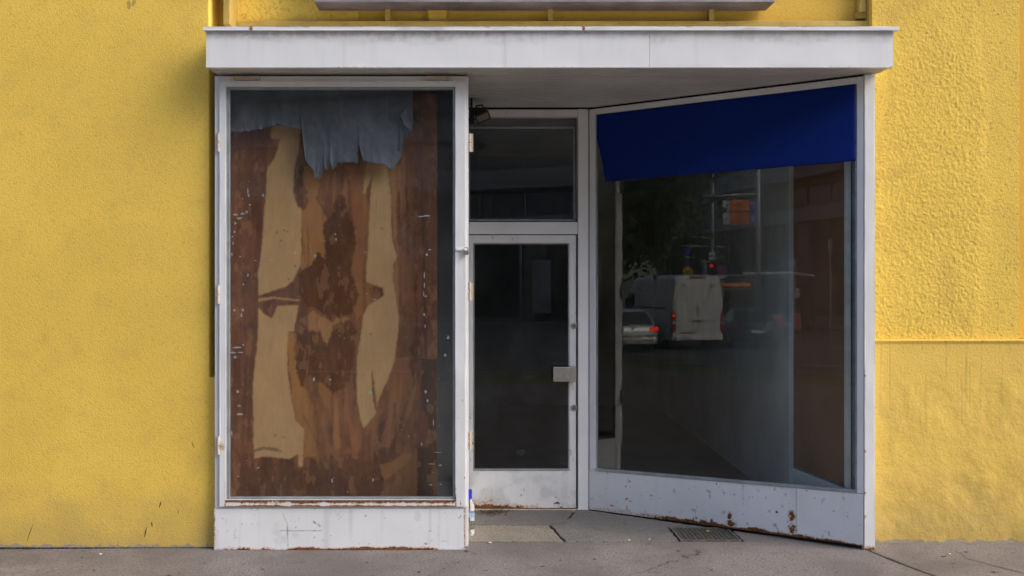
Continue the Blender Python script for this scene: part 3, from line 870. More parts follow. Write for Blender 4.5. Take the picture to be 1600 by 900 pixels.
# brushed glue strokes
rb = np.random.RandomState(17)
def stroke(x0_, y0_, ln_, wd_, dr_, c, op):
    global col
    t_ = (py - y0_) / ln_
    cxn = x0_ + dr_ * t_ + 5 * np.sin(t_ * 2.4 + x0_) * .6
    w_ = wd_ * np.clip(np.sin(np.clip(t_, 0, 1) * math.pi) ** .35, 0, 1)
    d_ = np.abs(px + h1 * 3 - cxn) / np.maximum(w_, .01)
    k_ = sstep(1.0, .62, d_) * (t_ > 0) * (t_ < 1) * op * (.45 + .9 * fbm(px / 1.6 + x0_, py / 70, 55, 3))
    k_ = np.clip(k_, 0, 1)[..., None]
    col = col * (1 - k_) + C(*c) * k_
for i in range(95):
    low = rb.rand() < .62
    x0_ = rb.uniform(468, 662); y0_ = rb.uniform(560, 660) if low else rb.uniform(215, 470)
    c_ = [(134, 98, 66), (118, 82, 56), (70, 45, 32), (98, 66, 50), (62, 40, 32)][rb.randint(5)]
    stroke(x0_, y0_, rb.uniform(50, 150), rb.uniform(1.5, 5.5), (x0_ - 555) * rb.uniform(-.35, .05) if low else rb.uniform(-8, 8), c_, rb.uniform(.25, .65))
for i in range(26):
    stroke(rb.uniform(358, 405), rb.uniform(200, 700), rb.uniform(40, 140), rb.uniform(1.5, 5), rb.uniform(-4, 4), [(104, 74, 58), (60, 42, 36), (112, 78, 56)][rb.randint(3)], rb.uniform(.2, .5))
lay([(470, 425), (486, 414), (494, 392), (508, 405), (504, 352), (514, 342), (522, 330), (530, 306), (538, 306), (546, 345), (552, 355), (553, 380), (546, 402), (543, 430), (554, 446), (560, 462), (553, 480), (542, 490), (528, 495), (516, 503), (505, 490), (490, 482), (478, 476), (467, 460), (466, 432)], (70, 43, 24), .86, 5, 9)
lay([(466, 518), (486, 512), (500, 522), (510, 536), (520, 516), (545, 502), (558, 520), (548, 560), (540, 588), (530, 608), (515, 606), (500, 596), (484, 586), (472, 596), (463, 575), (464, 540)], (74, 46, 25), .86, 5, 9)
lay([(464, 240), (474, 262), (476, 290), (482, 318), (472, 330), (464, 322), (459, 298), (462, 256)], (78, 50, 38), .85, 2, 6)
lay([(356, 735), (400, 722), (470, 732), (540, 715), (600, 722), (590, 770), (560, 790), (356, 790)], (74, 47, 32), .6, 9, 9)
# cream bare streaks
A1 = [(426, 196), (470, 196), (467, 233), (461, 257), (458, 299), (465, 323), (471, 326), (471, 340), (470, 413), (458, 438), (445, 448), (404, 462), (403, 430), (409, 394), (412, 345), (416, 296), (418, 262), (428, 250), (434, 233), (428, 220), (423, 214)]
A2 = [(404, 468), (428, 465), (470, 470), (465, 478), (433, 478), (425, 496), (411, 487), (404, 476), (404, 487), (403, 526), (399, 560), (395, 611), (396, 688), (398, 716), (414, 713), (452, 717), (466, 709), (467, 730), (473, 728), (475, 670), (462, 657), (455, 624), (450, 586), (449, 518), (459, 518), (463, 496), (466, 474), (404, 466)]
A2 = [(404, 480), (411, 489), (425, 498), (433, 478), (466, 477), (463, 496), (459, 518), (450, 518), (449, 560), (450, 586), (455, 624), (462, 657), (475, 670), (473, 728), (467, 730), (466, 709), (452, 717), (414, 713), (398, 716), (396, 688), (395, 611), (399, 560), (403, 526)]
B1 = [(574, 250), (603, 252), (607, 277), (611, 306), (611, 340), (613, 377), (621, 401), (615, 411), (614, 438), (618, 462), (623, 496), (622, 516), (617, 560), (607, 591), (591, 626), (587, 647), (568, 670), (564, 657), (557, 621), (558, 560), (568, 492), (576, 477), (600, 462), (598, 450), (572, 440), (576, 364), (577, 340), (579, 301), (582, 272), (570, 303), (567, 302), (571, 267)]
for P_ in (A1, A2, B1):
    lay(P_, (104, 70, 46), .8, 1.2, 6)          # stained margin
    lay(P_, (152, 126, 92), 1, .8, 1.6, 1)
lay([(404, 466), (428, 464), (470, 469), (466, 471), (428, 467), (404, 472)], (150, 122, 86), .9, 1, 1)
lay([(398, 702), (412, 698), (432, 700), (443, 706), (430, 705), (412, 703), (398, 706)], (98, 80, 56), .9, 1, 1)
lay([(428, 216), (434, 219), (438, 214), (437, 222), (432, 236), (424, 246), (418, 250), (416, 232)], (98, 66, 50), .85, 1.5, 2)
lay([(582, 575), (584, 600), (588, 625), (590, 646), (585, 640), (582, 615), (580, 590)], (84, 60, 36), .85, 1.5, 3)
lay([(597, 768), (602, 742), (608, 726), (626, 716), (640, 709), (648, 712), (652, 740), (652, 790), (590, 790)], (104, 72, 50), .8, 3, 4)
lay([(594, 724), (612, 722), (630, 708), (645, 710), (640, 722), (612, 742), (600, 752)], (120, 86, 54), .8, 3, 4)
lay([(654, 630), (660, 640), (668, 660), (672, 700), (666, 740), (655, 735), (650, 700)], (78, 50, 36), .8, 2, 2)
lay([(658, 560), (684, 560), (684, 790), (652, 790), (653, 700), (670, 700), (670, 650), (658, 640)], (44, 34, 28), .85, 2, 2)
lay([(645, 130), (684, 130), (684, 560), (662, 560), (655, 400), (650, 300)], (84, 60, 50), .6, 4, 1, 2)
lay([(655, 130), (657, 130), (664, 420), (668, 560), (664, 560), (660, 420)], (64, 44, 38), .7, 1, 1, 1)
for q in ((439, 376), (444, 360), (449, 362), (433, 363), (461, 416), (451, 436), (430, 680), (443, 683), (556, 356), (597, 357), (579, 522)):
    d = np.hypot(px - q[0], py - q[1]); kk = sstep(2.0, .8, d + h1)[..., None] * .8; col = col * (1 - kk) + C(50, 38, 24) * kk
col = col * np.array([1.05, .99, .88]) * .93
col = col * .86 + (C(126, 88, 56) * np.array([1.05, .99, .88]) * .93) * .07
for _ in range(3):
    col[1:-1, 1:-1] = (col[1:-1, 1:-1] * 4 + col[:-2, 1:-1] + col[2:, 1:-1] + col[1:-1, :-2] + col[1:-1, 2:]) / 8
mott = 1 + (fbm(px / 9, py / 14, 71, 5) - .5)[..., None] * .55 + (fbm(px / 2.5, py / 30, 72, 4) - .5)[..., None] * .28 + (fbm(px / 70, py / 70, 73, 3) - .5)[..., None] * .4
col = col * (1 - .30 * sstep(18, 0, px - 352) - .25 * sstep(-6, 14, px - 655))[..., None] if False else col
crm = sstep(.20, .32, col[..., 0:1])
col = col * (mott * (1 - crm * .72) + crm * .72)
pat = sstep(.60, .66, fbm(px / 13, py / 17, 75, 5))[..., None] * (1 - crm) * .35
col = col * (1 - pat) + C(58, 36, 26) * pat
pat = sstep(.62, .67, fbm(px / 10, py / 22, 85, 5))[..., None] * (1 - crm) * .28
col = col * (1 - pat) + C(132, 96, 66) * pat
board = sheet('stained_board', 'board', None, np.stack([X, YBD + 0 * X + (fbm(px / 60, py / 60, 8, 3) - .5) * .006, Z], 2), nx, nz, {'col': col})
tag(board, 'brown glue stained board with bare cream streaks inside the left display case', 'board')
MB().box(bx0 + .0005, bx1 - .0005, YBD + .006, YBD + .020, bz0, bz1).build('board_core', 'int_brown', board)

# torn blue grey paper hanging in front of the board
edge = [(352, 206), (360, 205), (375, 208), (400, 204), (428, 198), (432, 195), (440, 196), (455, 199), (469, 202), (471, 203), (471.5, 190), (473, 210), (475, 230), (478, 253), (484, 262), (490, 266), (493, 281), (497, 279), (499, 283), (503, 276), (505, 268), (506.5, 256), (509, 266), (512, 268), (513, 268), (516, 251), (519, 264), (521, 267), (529, 257), (540, 253), (557, 256), (560, 252), (561, 224), (564, 240), (568, 252), (580, 256), (600, 257), (606, 262), (612, 267), (618, 259), (627, 246), (630, 228), (633, 213), (640, 208), (645, 200)]
YPa = .145
ex = np.array([e[0] for e in edge]); ey = np.array([e[1] for e in edge])
nx, nz = 420, 44
pxs = np.linspace(356, 645, nx + 1)
bot = np.interp(pxs, ex, ey) + (fbm(pxs / 5, pxs * 0 + 2, 6, 3) - .5) * 5
U, V = np.meshgrid(pxs, np.linspace(0, 1, nz + 1))
PYY = 128 * (1 - V) + bot[None, :] * V
fold = (fbm(U / 55, PYY / 60, 44, 4) - .5) * .045
crease = .018 * np.exp(-((U - 432 - (PYY - 150) * .05) / 7) ** 2) - .02 * np.exp(-((U - 385 + (PYY - 150) * .4) / 12) ** 2) * sstep(140, 190, PYY)
curl = -.03 * V ** 6 * (fbm(U / 18, U * 0, 19, 2))
Yy = YPa + fold + crease + curl
XX = (U - CX) * sc(YPa); ZZ = CZ + (CY - PYY) * sc(YPa)
pap = sheet('torn_paper', 'paper', None, np.stack([XX, Yy, ZZ], 2), nx, nz)
sm = pap.modifiers.new('thickness', 'SOLIDIFY'); sm.thickness = .0012
tag(pap, 'blue grey paper sheet with ragged torn lower edge at the top of the display case', 'paper')
fl = MB()
def flap(pts, y0):
    vs = [(PX(a, y0), y0 + dy, PZ(b_, y0)) for a, b_, dy in pts]
    fl.add(vs, [tuple(range(len(vs)))])
flap([(622, 196, 0), (626, 190, -.02), (627, 238, -.02), (621, 236, 0)], .125)
flap([(626, 180, -.02), (632, 196, -.01), (642, 204, 0), (645, 186, .03), (644, 160, .03)], .125)
o = fl.build('folded_flap', 'paper', pap); mm = o.modifiers.new('t', 'SOLIDIFY'); mm.thickness = .001

# sticker residue and paint flecks on the case glass
fk = MB(); rnd = random.Random(11)
def fleck(pxc, pyc, w_, h_, n_=7):
    y = -.0015 + .0068
    pts = []
    for i in range(n_):
        t = 2 * math.pi * i / n_ ; rr = rnd.uniform(.45, 1.1)
        pts.append((PX(pxc + math.cos(t) * w_ * rr / 2, 0), y - .0014, PZ(pyc + math.sin(t) * h_ * rr / 2, 0)))
    fk.add(pts, [tuple(range(n_))])
    fk.add([(a, b_ + .0008, c) for a, b_, c in pts], [tuple(range(n_ - 1, -1, -1))])
for q in ((387, 298, 3, 10), (388, 305, 4, 7), (379, 310, 2.5, 2.5), (390, 320, 6, 4), (411, 305, 4, 6), (368, 335, 9, 3.5), (374, 341, 12, 4), (379, 334, 9, 4), (385, 331, 6, 4), (367, 349, 6, 7),
          (366, 362, 4, 6), (363, 370, 3, 3), (364, 380, 3, 6), (362, 397, 3, 8), (375, 401, 3, 3), (461, 395, 4, 10), (423, 406, 8, 1.5), (399, 407, 5, 1.5), (387, 430, 3, 9), (380, 444, 3, 6),
          (366, 485, 5, 8), (379, 484, 5, 6), (377, 492, 4, 8), (492, 400, 4, 6), (370, 543, 16, 3), (364, 551, 11, 3.5), (376, 551, 9, 2.5), (367, 558, 6, 5), (380, 539, 5, 3),
          (371, 612, 5, 9), (373, 634, 7, 3.5), (375, 647, 13, 4), (362, 677, 3, 9), (411, 670, 9, 2), (490, 592, 5, 7), (516, 593, 5, 4), (659, 338, 24, 2.4), (668, 337, 12, 3),
          (524, 366, 4, 5), (525, 374, 3, 5), (671, 390, 5, 3), (667, 398, 4, 5), (663, 430, 2, 14), (663, 445, 2, 10), (662, 460, 2, 12), (665, 463, 5, 4), (663, 492, 3, 6), (664, 510, 2, 8),
          (571, 394, 5, 1.2), (586, 468, 5, 2), (573, 459, 3, 2), (700, 527, 5, 8), (695, 555, 5, 6), (579, 614, 5, 8), (567, 613, 4, 3), (665, 612, 6, 8), (668, 626, 4, 8), (659, 694, 3, 7),
          (677, 660, 2, 12), (683, 707, 14, 1.5), (674, 725, 16, 1.5), (688, 727, 7, 3), (688, 757, 8, 2.5), (672, 758, 8, 2), (372, 745, 4, 2), (358, 768, 3, 5), (403, 731, 8, 3), (519, 751, 3, 8), (583, 750, 3, 6)):
    fleck(*q)
for _ in range(40):
    fleck(rnd.uniform(360, 705), rnd.uniform(240, 770), rnd.uniform(.8, 2.2), rnd.uniform(.8, 2.4), 5)
fk.build('label_residue', M['bead'], leaf)['kind'] = 'stuff'

# hasp and padlock
hs = MB().box(PX(713, -.02), PX(727, -.02), -.022, -.0145, PZ(391.5, -.02), PZ(388, -.02)); hs.tube((PX(726, -.03), -.034, PZ(390, 0)), (PX(726, -.03), -.010, PZ(390, 0)), .006, n=10)
hs.build('hasp', 'paint', leaf, .001)
pl = thing('padlock', 'small steel padlock on the hasp of the display case', 'padlock', (PX(728.5, -.03), -.030, PZ(392, 0)))
MB().box(-.016, .016, -.010, .010, -.026, .002).build('lock_body', 'steel', pl, .004)
pts = [(-.010, 0, 0)] + [(-.010 * math.cos(t), 0, .012 + .010 * math.sin(t)) for t in [math.pi * i / 8 for i in range(9)]] + [(.010, 0, 0)]
MB().path(pts, .003, 8).build('shackle', 'steel', pl)

# ================================================================ ENTRANCE
YD = .97
def X_(p): return PX(p, YD)
def Z_(p): return PZ(p, YD)
ent = thing('door_frame', 'white door frame with transom window in the recess of the shopfront', 'door frame', (0, YD, 0))
fx0, fx1 = -.03, X_(903)
mb = MB()
mb.box(fx0, fx1, .0, .06, Z_(182), 2.985)                 # head
mb.box(fx0, fx1, .0, .06, Z_(366), Z_(347))               # transom bar
mb.box(X_(903) + .0005, X_(919), -.006, .07, .0, 2.987)   # post
mb.build('post_and_rails', 'paint_door', ent, .003)
MB().quadbox([(X_(919) + .0005, 0), (X_(921.5), 0), (X_(921.5), 2.98), (X_(919) + .0005, 2.98)], .012, .07).build('post_fillet', 'bead', ent)
MB().box(fx0, fx1, .02, .08, 2.986, 3.02).build('head_shade_fill', 'dark', ent)  # dark filler: shadow line under the soffit put into its colour
MB().box(fx0, fx1 + .08, -.01, .08, -.02, .004).build('threshold', 'hinge', ent, .002)
# transom reveal lining and the tilted hopper sash
rv = MB(); rv.box(fx1 - .006, fx1 - .0005, .0605, .13, Z_(347), Z_(182)); rv.box(fx0, fx1 - .0065, .0605, .13, Z_(182), Z_(182) + .01)
rv.box(fx0, fx1 - .0065, .0605, .13, Z_(347) - .01, Z_(347))
rv.build('transom_lining', 'int_dark', ent)
zb = Z_(346)
sash = MB(); ring(sash, -.02, fx1 - .012, .004, .725, .016, .0, .03).build('hopper_sash', 'bead', ent, .002)
so_ = [c for c in ent.children if c.name.startswith('hopper_sash')][0]
so_.location = (0, .035, zb); so_.rotation_euler = (R(-3.5), 0, 0)
p_ = MB().box(-.006, fx1 - .026, .012, .017, .018, .712).build('pane', 'glass_door', so_)
# door leaf
door = thing('entrance_door', 'white glazed entrance door with two round locks and a block handle', 'door', (0, YD + .008, .012))
dz = .012
dx0, dx1 = -.022, X_(900.5) - .001
ga, gb, gc, gd = X_(739), X_(890), Z_(736.5) - dz, Z_(379.5) - dz
dt = Z_(367.5) - dz
def drust(X, Z):
    n = fbm(X * 16, Z * 16, 23, 4)
    low = sstep(.05, 0, Z + (n - .5) * .06) * (.25 + .75 * sstep(.62, .1, X))
    mid = sstep(.13, .02, Z + (n - .5) * .1) * sstep(.42, .08, X) * .5
    sp = .8 * sstep(.80, .84, fbm(X * 28, Z * 28, 63, 2)) * sstep(.25, .05, Z)
    return np.maximum(np.maximum(low, mid), sp), .16 * sstep(.5, .75, fbm(X * 9, Z * 9, 27, 4)) + .5 * sstep(.80, .84, fbm(X * 50, Z * 50, 29, 2)) * sstep(.2, .1, Z)
kick = rust_panel('kick_panel', 'paint_door', door, dx0, dx1, 0.0, gc, 0, .04, drust, .004)
def dplain(X, Z): return 0 * X + .35 * sstep(.7, .76, fbm(X * 30, Z * 14, 5, 3)), .12 * fbm(X * 12, Z * 5, 8, 3)
rust_panel('stile', 'paint_door', door, gb, dx1, gc + .0004, dt, 0, .04, dplain, .005)
rust_panel('stile', 'paint_door', door, dx0, ga, gc + .0004, dt, 0, .04, dplain, .005)
rust_panel('top_rail', 'paint_door', door, ga + .0004, gb - .0004, gd, dt, .0, .04, dplain, .005)
ring(MB(), ga, gb, gc, gd, .010, .002, .03, wb=.016).build('glazing_bead', 'bead', door, .002)
MB().box(ga + .006, gb - .006, .010, .016, gc + .006, gd - .004).build('pane', 'glass_door', door)
MB().box(gb - .0, dx1 + .006, .041, .05, 0, dt).build('rebate', 'dark', door)
lk = None
for py_ in (509, 637):
    c = (X_(897.2), -.002, Z_(py_) - dz)
    m_ = MB(); 
    m_.add(*(lambda q: (q.v, q.f))(MB().disc(c, (0, -1, 0), .023, .006, 24)))
    o = m_.build('lock', 'alu', door, .002)
    MB().disc((c[0], c[1] - .006, c[2]), (0, -1, 0), .014, .004, 20).build('lock_core', 'steel', o)
    MB().box(c[0] - .0016, c[0] + .0016, c[1] - .0112, c[1] - .0098, c[2] - .008, c[2] + .006).build('keyhole', 'dark', o)
hd = MB()
YH = YD - .07
hx0, hx1 = PX(864.5, YH), PX(893, YH); hz0, hz1 = PZ(596.5, YH), PZ(573.5, YH)
h_ = MB().box(hx0, hx1, -.078, -.060, hz0 - dz, hz1 - dz).build('handle', 'alu', door, .003)
MB().box(hx0 + .005, hx0 + .012, -.059, -.010, hz0 - dz + .006, hz1 - dz - .002).build('handle_return', 'alu', h_, .001)
MB().box(PX(893, YD) - .006, PX(899, YD), -.060, -.001, hz0 - dz - .001, hz1 - dz + .002).build('handle_mount', 'alu', h_, .002)

# ================================================================ ANGLED WINDOW
A0 = Vector((X_(920.5), YD + .005)); B0 = Vector((2.478, .0))
dv = B0 - A0; WL = dv.length; wang = math.atan2(dv.y, dv.x)
win = thing('shop_window', 'large angled shop window right of the door with blue cloth across its top', 'window', (A0.x, A0.y, 0), wang)
def hit(px_, off=0.):
    """local (u, metres-per-pixel) where the sight line through a photo column meets the window plane pushed 'off' inward"""
    t = (px_ - CX) / F
    nrm = Vector((-dv.y, dv.x)).normalized()
    P0 = A0 + nrm * off
    s = ((P0 + Vector((0, D))).dot(nrm)) / (Vector((t, 1)).dot(nrm))
    p = Vector((t * s, -D + s))
    return (p - P0).dot(dv.normalized()), s / F
def WU(px_, off=0.): return hit(px_, off)[0]
def WZ(px_, py_, off=0.): return CZ + (CY - py_) * hit(px_, off)[1]
ua, ub = WU(930), WU(1339)
zba, zbb = WZ(930, 735.5), WZ(1339, 770.5)
zta, ztb = WZ(930, 178.5), WZ(1339, 130.5)
zlo = lambda u: zba + (zbb - zba) * (u - ua) / (ub - ua)
zhi = lambda u: zta + (ztb - zta) * (u - ua) / (ub - ua)
mb = MB()
mb.quadbox([(0.004, zlo(0)), (ua, zlo(ua)), (ua, 2.985), (0.004, 2.985)], 0, .06)
mb.quadbox([(ub, zlo(ub)), (WL - .001, zlo(WL)), (WL - .001, 2.985), (ub, 2.985)], 0, .06)
mb.quadbox([(ua + .0004, zhi(ua)), (ub - .0004, zhi(ub)), (ub - .0004, 2.985), (ua + .0004, 2.985)], .0006, .06)
mb.build('window_frame', 'paint', win, .002)
MB().box(0, WL, .018, .07, 2.9855, 3.02).build('head_shade_fill', 'dark', win)  # dark filler above the window, painted as the shadow line below the soffit
mb = MB()
e = .012
mb.quadbox([(ua, zlo(ua) - .002), (ub, zlo(ub) - .002), (ub, zlo(ub) + .018), (ua, zlo(ua) + .018)], -.006, .03)
mb.quadbox([(ua, zlo(ua) + .0184), (ua + e, zlo(ua) + .0184), (ua + e, zhi(ua) - .0084), (ua, zhi(ua) - .0084)], .006, .03)
mb.quadbox([(ub - e, zlo(ub) + .0184), (ub, zlo(ub) + .0184), (ub, zhi(ub) - .0084), (ub - e, zhi(ub) - .0084)], .006, .03)
mb.quadbox([(ua, zhi(ua) - .008), (ub, zhi(ub) - .008), (ub, zhi(ub)), (ua, zhi(ua))], .006, .03)
mb.build('glazing_bead', 'bead', win, .0015)
MB().quadbox([(ua + .004, zlo(ua) + .008), (ub - .004, zlo(ub) + .008), (ub - .004, zhi(ub) - .003), (ua + .004, zhi(ua) - .003)], .014, .021).build('pane', 'glass', win)
us = WU(1244.5)
def krust(seed, spots):
    def f(X, Z):
        n = fbm(X * 14, Z * 14, seed, 4)
        low = sstep(.032, 0, Z - .02 + (n - .5) * .05) * (.35 + .5 * sstep(.3, .8, X))
        r = low
        for (a, b_, wx, wz, s_) in spots:
            u0, z0 = WU(a), WZ(a, b_)
            r = np.maximum(r, s_ * np.exp(-((X - u0) / wx / 1.3) ** 2 - ((Z - z0) / wz / 1.3) ** 2) * (.35 + 1.15 * fbm(X * 60, Z * 45, seed + 31, 3)))
        gr_ = .05 * sstep(.5, .8, fbm(X * 7, Z * 2, seed + 2, 4)) + .45 * sstep(.84, .88, fbm(X * 45, Z * 45, seed + 4, 2))
        gr_ = np.maximum(gr_, .35 * sstep(.80, .84, fbm(X * 40, Z * 24, seed + 14, 2)))
        return r, gr_
    return f
spots = [(1140, 806, .014, .02, .95), (1143, 818, .03, .02, .9), (1150, 826, .05, .012, .8), (1131, 800, .012, .012, .8), (1112, 815, .012, .02, .75), (1088, 809, .008, .012, .7), (1084, 814, .01, .02, .7),
         (1214, 800, .008, .008, .9), (1211, 822, .008, .012, .65), (1236, 806, .02, .03, .95), (1238, 826, .022, .03, .9), (1195, 830, .04, .012, .75), (980, 780, .012, .01, .7), (985, 783, .02, .006, .7), (978, 760, .006, .005, .8),
         (1170, 832, .05, .01, .6), (1064, 812, .01, .01, .5), (1018, 780, .005, .005, .6), (1120, 755, .004, .02, .6), (957, 790, .02, .01, .6)]
kz0 = lambda u: .004 + .022 * u / WL
rust_panel('kick_panel', 'paint', win, .004, us - .001, (kz0(0), kz0(us)), (zlo(0) - .0025, zlo(us) - .0025), -.004, .05, krust(5, spots), .004)
rust_panel('kick_panel', 'paint', win, us + .001, WL - .002, (kz0(us), kz0(WL)), (zlo(us) - .0025, zlo(WL) - .0025), -.005, .05, krust(9, spots), .004)
MB().quadbox([(0.01, -.02), (WL, -.02), (WL, kz0(WL) - .001), (0.01, kz0(0) - .001)], .03, .06).build('kick_shade_fill', 'tar', win)  # dark strip stands in for the shadow under the kick panels
# end post at the wall
post = thing('corner_post', 'narrow white post between the angled window and the yellow wall', 'post', (2.482, -.004, 0))
def postf(X, Z):
    r = .7 * sstep(.05, .0, Z + (fbm(X * 20, Z * 20, 3, 3) - .5) * .04)
    for zz in (.36, .62, .21, 1.1): r = np.maximum(r, .7 * np.exp(-((Z - zz) / .012) ** 2) * sstep(.02, .0, X))
    return r, .08 * fbm(X * 20, Z * 6, 6, 3)
rust_panel('post_face', 'paint', post, .0, PX(1366.5, 0) - 2.482, 0, 2.992, 0, .045, postf, .005)
MB().box(0.001, PX(1366.5, 0) - 2.484, .0452, .23, 0, 2.99).build('post_return', 'paint', post)

# blue blind
bl_off = .003
bd = thing('blue_blind', 'deep blue fabric strip hung across the top of the angled shop window', 'blind', (A0.x, A0.y, 0), wang)
nu, nv = 80, 24
u0, u1 = WU(932.5, bl_off), WU(1337, bl_off)
U, V = np.meshgrid(np.linspace(0, 1, nu + 1), np.linspace(0, 1, nv + 1))
UX = u0 + (u1 - u0) * U
zbl = WZ(940, 284.5, bl_off) + (WZ(1335, 251.5, bl_off) - WZ(940, 284.5, bl_off)) * U
zcorner = zbl + .32 * np.clip(1 - (UX - u0) / .06, 0, 1) ** .6 * (UX - u0 < .06)
ztop = WZ(932.5, 179.5, bl_off) + (WZ(1337, 131.5, bl_off) - WZ(932.5, 179.5, bl_off)) * U
ZB = ztop * V + zcorner * (1 - V)
YB_ = bl_off + .0025 * np.sin(UX * 5 + 1) + .003 * (1 - V) * np.sin(UX * 2.1)
o = sheet('blind_fabric', 'blue', bd, np.stack([UX, YB_, ZB], 2), nu, nv)
mm = o.modifiers.new('t', 'SOLIDIFY'); mm.thickness = .0012; mm.offset = 1
MB().tube((u0 + .06, bl_off - .001, WZ(940, 284.5, bl_off) + .008), (u1 - .01, bl_off - .001, WZ(1335, 251.5, bl_off) + .008), .004).build('bottom_bar', 'blue', bd)

# ================================================================ INTERIOR
room = thing('shop_room', 'dim empty shop room behind the glass with grey side wall', 'room', (0, 1.2, 0))
def rpart(name, mat, mb_, bevel=0.):
    o = mb_.build(name, mat, room, bevel); o.location = (0, -1.2, 0); return o
rpart('floor', 'int_floor', MB().prism([(-3, 1.08), (.9, 1.08), (2.47, .14), (2.6, .14), (2.6, 6.4), (-3, 6.4)], -.02, .05))
rpart('ceiling', 'int_wall', MB().prism([(-3, 1.08), (.9, 1.08), (2.47, .14), (2.6, .14), (2.6, 6.4), (-3, 6.4)], 2.99, 3.05))
gx = PX(1233, .815)
rpart('grey_side_wall', 'int_wall', MB().prism([(gx, .815), (2.62, .815), (2.62, 6.4), (gx + .22, 6.4)], .051, 2.989), .003)
rpart('rear_wall', 'int_dark', MB().box(-3, 2.6, 6.3, 6.39, .051, 2.989))
rpart('rear_wall', 'int_dark', MB().box(-3, -2.95, 1.08, 6.29, .051, 2.989))
rpart('front_wall', 'int_dark', MB().box(-2.9, -.04, 1.06, 1.10, .051, 2.989))
bxa, bxb = gx + .03, PX(1322, .15)
rpart('brown_wall_board', 'int_brown', MB().prism([(bxa, .81), (bxb, .15), (bxb + .05, .15), (bxa + .10, .81)], .36, 2.985))
rpart('white_skirting', 'paint', MB().prism([(bxa - .012, .81), (bxb - .012, .145), (bxb + .05, .145), (bxa + .10, .81)], .052, .345), .004)
rpart('side_backing', 'int_dark', MB().box(2.505, 2.62, .16, .814, .0, 2.989))
# edge strips by the window's right end
rpart('corner_strip', 'signwhite', MB().box(PX(1319, .13), PX(1326, .13), .10, .13, .3, 2.98))
rpart('corner_strip', 'bead', MB().box(PX(1330, .12), PX(1334, .12), .095, .118, .3, 2.98))
# crumpled paper on the floor inside
bm = bmesh.new(); bmesh.ops.create_icosphere(bm, subdivisions=3, radius=.045)
for v in bm.verts:
    n_ = mnoise.noise(v.co * 40) * .6 + mnoise.noise(v.co * 90 + Vector((3, 1, 2))) * .4
    v.co = v.co * (1 + n_ * .9); v.co.z *= .55
me = bpy.data.meshes.new('crumpled_paper'); bm.to_mesh(me); bm.free(); me.materials.append(M['paperwhite'])
cp = link(bpy.data.objects.new('crumpled_paper', me)); cp.location = (PX(813, 2.8), 2.8, .075)
tag(cp, 'crumpled scrap of pale paper lying inside behind the door glass', 'paper scrap')

# ================================================================ FLOODLIGHT
YFL = .67
flt = thing('floodlight', 'small black floodlight under the soffit beside the display case', 'floodlight', (PX(752, YFL), YFL, PZ(180, YFL)))
s_ = sc(YFL)
hb = MB()
hb.add([(-.055, -.05, .035), (.03, -.05, .05), (.05, -.05, -.02), (-.045, -.05, -.045), (-.03, .05, .03), (.02, .05, .035), (.03, .05, -.01), (-.03, .05, -.03)],
       [(0, 1, 2, 3)[::-1], (4, 5, 6, 7), (0, 1, 5, 4), (1, 2, 6, 5), (2, 3, 7, 6), (3, 0, 4, 7)])
hb.build('housing', 'black', flt, .004)
rot = Matrix.Rotation(R(22), 4, 'Y')
bz = MB(); ring(bz, -.068, .068, -.045, .045, .014, -.012, .012)
o = bz.build('bezel', 'black', flt, .003); o.scale = (.75, .75, .75); o.location = (.01, -.065, -.028); o.rotation_euler = (R(38), R(-24), 0)
o2 = MB().box(-.054, .054, -.004, .004, -.032, .032).build('lens', 'lens', flt); o2.scale = (.75, .75, .75); o2.location = (.01, -.067, -.028); o2.rotation_euler = (R(38), R(-24), 0)
for i in range(5):
    MB().box(-.03 + i * .015, -.027 + i * .015, -.03, .045, .034, .052).build('cooling_fin', 'black', flt)
mb = MB(); mb.path([(-.035, 0, .0), (-.035, 0, .068), (.008, 0, .072), (.022, 0, .03)], .006, 8); mb.build('bracket', 'black', flt)
MB().box(-.085, -.050, -.03, .03, -.055, .045).build('junction_box', 'black', flt, .004)
MB().tube((-.07, 0, .045), (-.07, 0, (3.0 - PZ(180, YFL))), .008).build('mount_stem', 'black', flt)

# ================================================================ BOTTLE
YBO = .62
bt = thing('bottle', 'clear glass bottle with blue cap standing beside the display case', 'bottle', (PX(734.3, .31), .31, .004))
k_ = sc(.31)
H = (837 - 766) * k_
r_ = 7.2 * k_
prof = [(r_ * .8, 0), (r_, .008), (r_, H * .60), (r_ * .96, H * .66), (r_ * .5, H * .76), (r_ * .38, H * .80), (r_ * .38, H * .84)]
MB().lathe(prof, n=24).build('bottle_glass', 'bottle', bt, 0, True)
MB().lathe([(r_ * .44, H * .80), (r_ * .46, H * .805), (r_ * .44, H), (r_ * .3, H + .001)], n=20).build('cap', 'cap', bt, 0, False)
MB().lathe([(r_ * 1.015, H * .40), (r_ * 1.02, H * .401), (r_ * 1.02, H * .51), (r_ * 1.015, H * .511)], n=24).build('label_band', 'label', bt)
MB().lathe([(r_ * 1.012, H * .14), (r_ * 1.015, H * .141), (r_ * 1.015, H * .30), (r_ * 1.012, H * .301)], n=24).build('lower_label', M['steel'], bt)

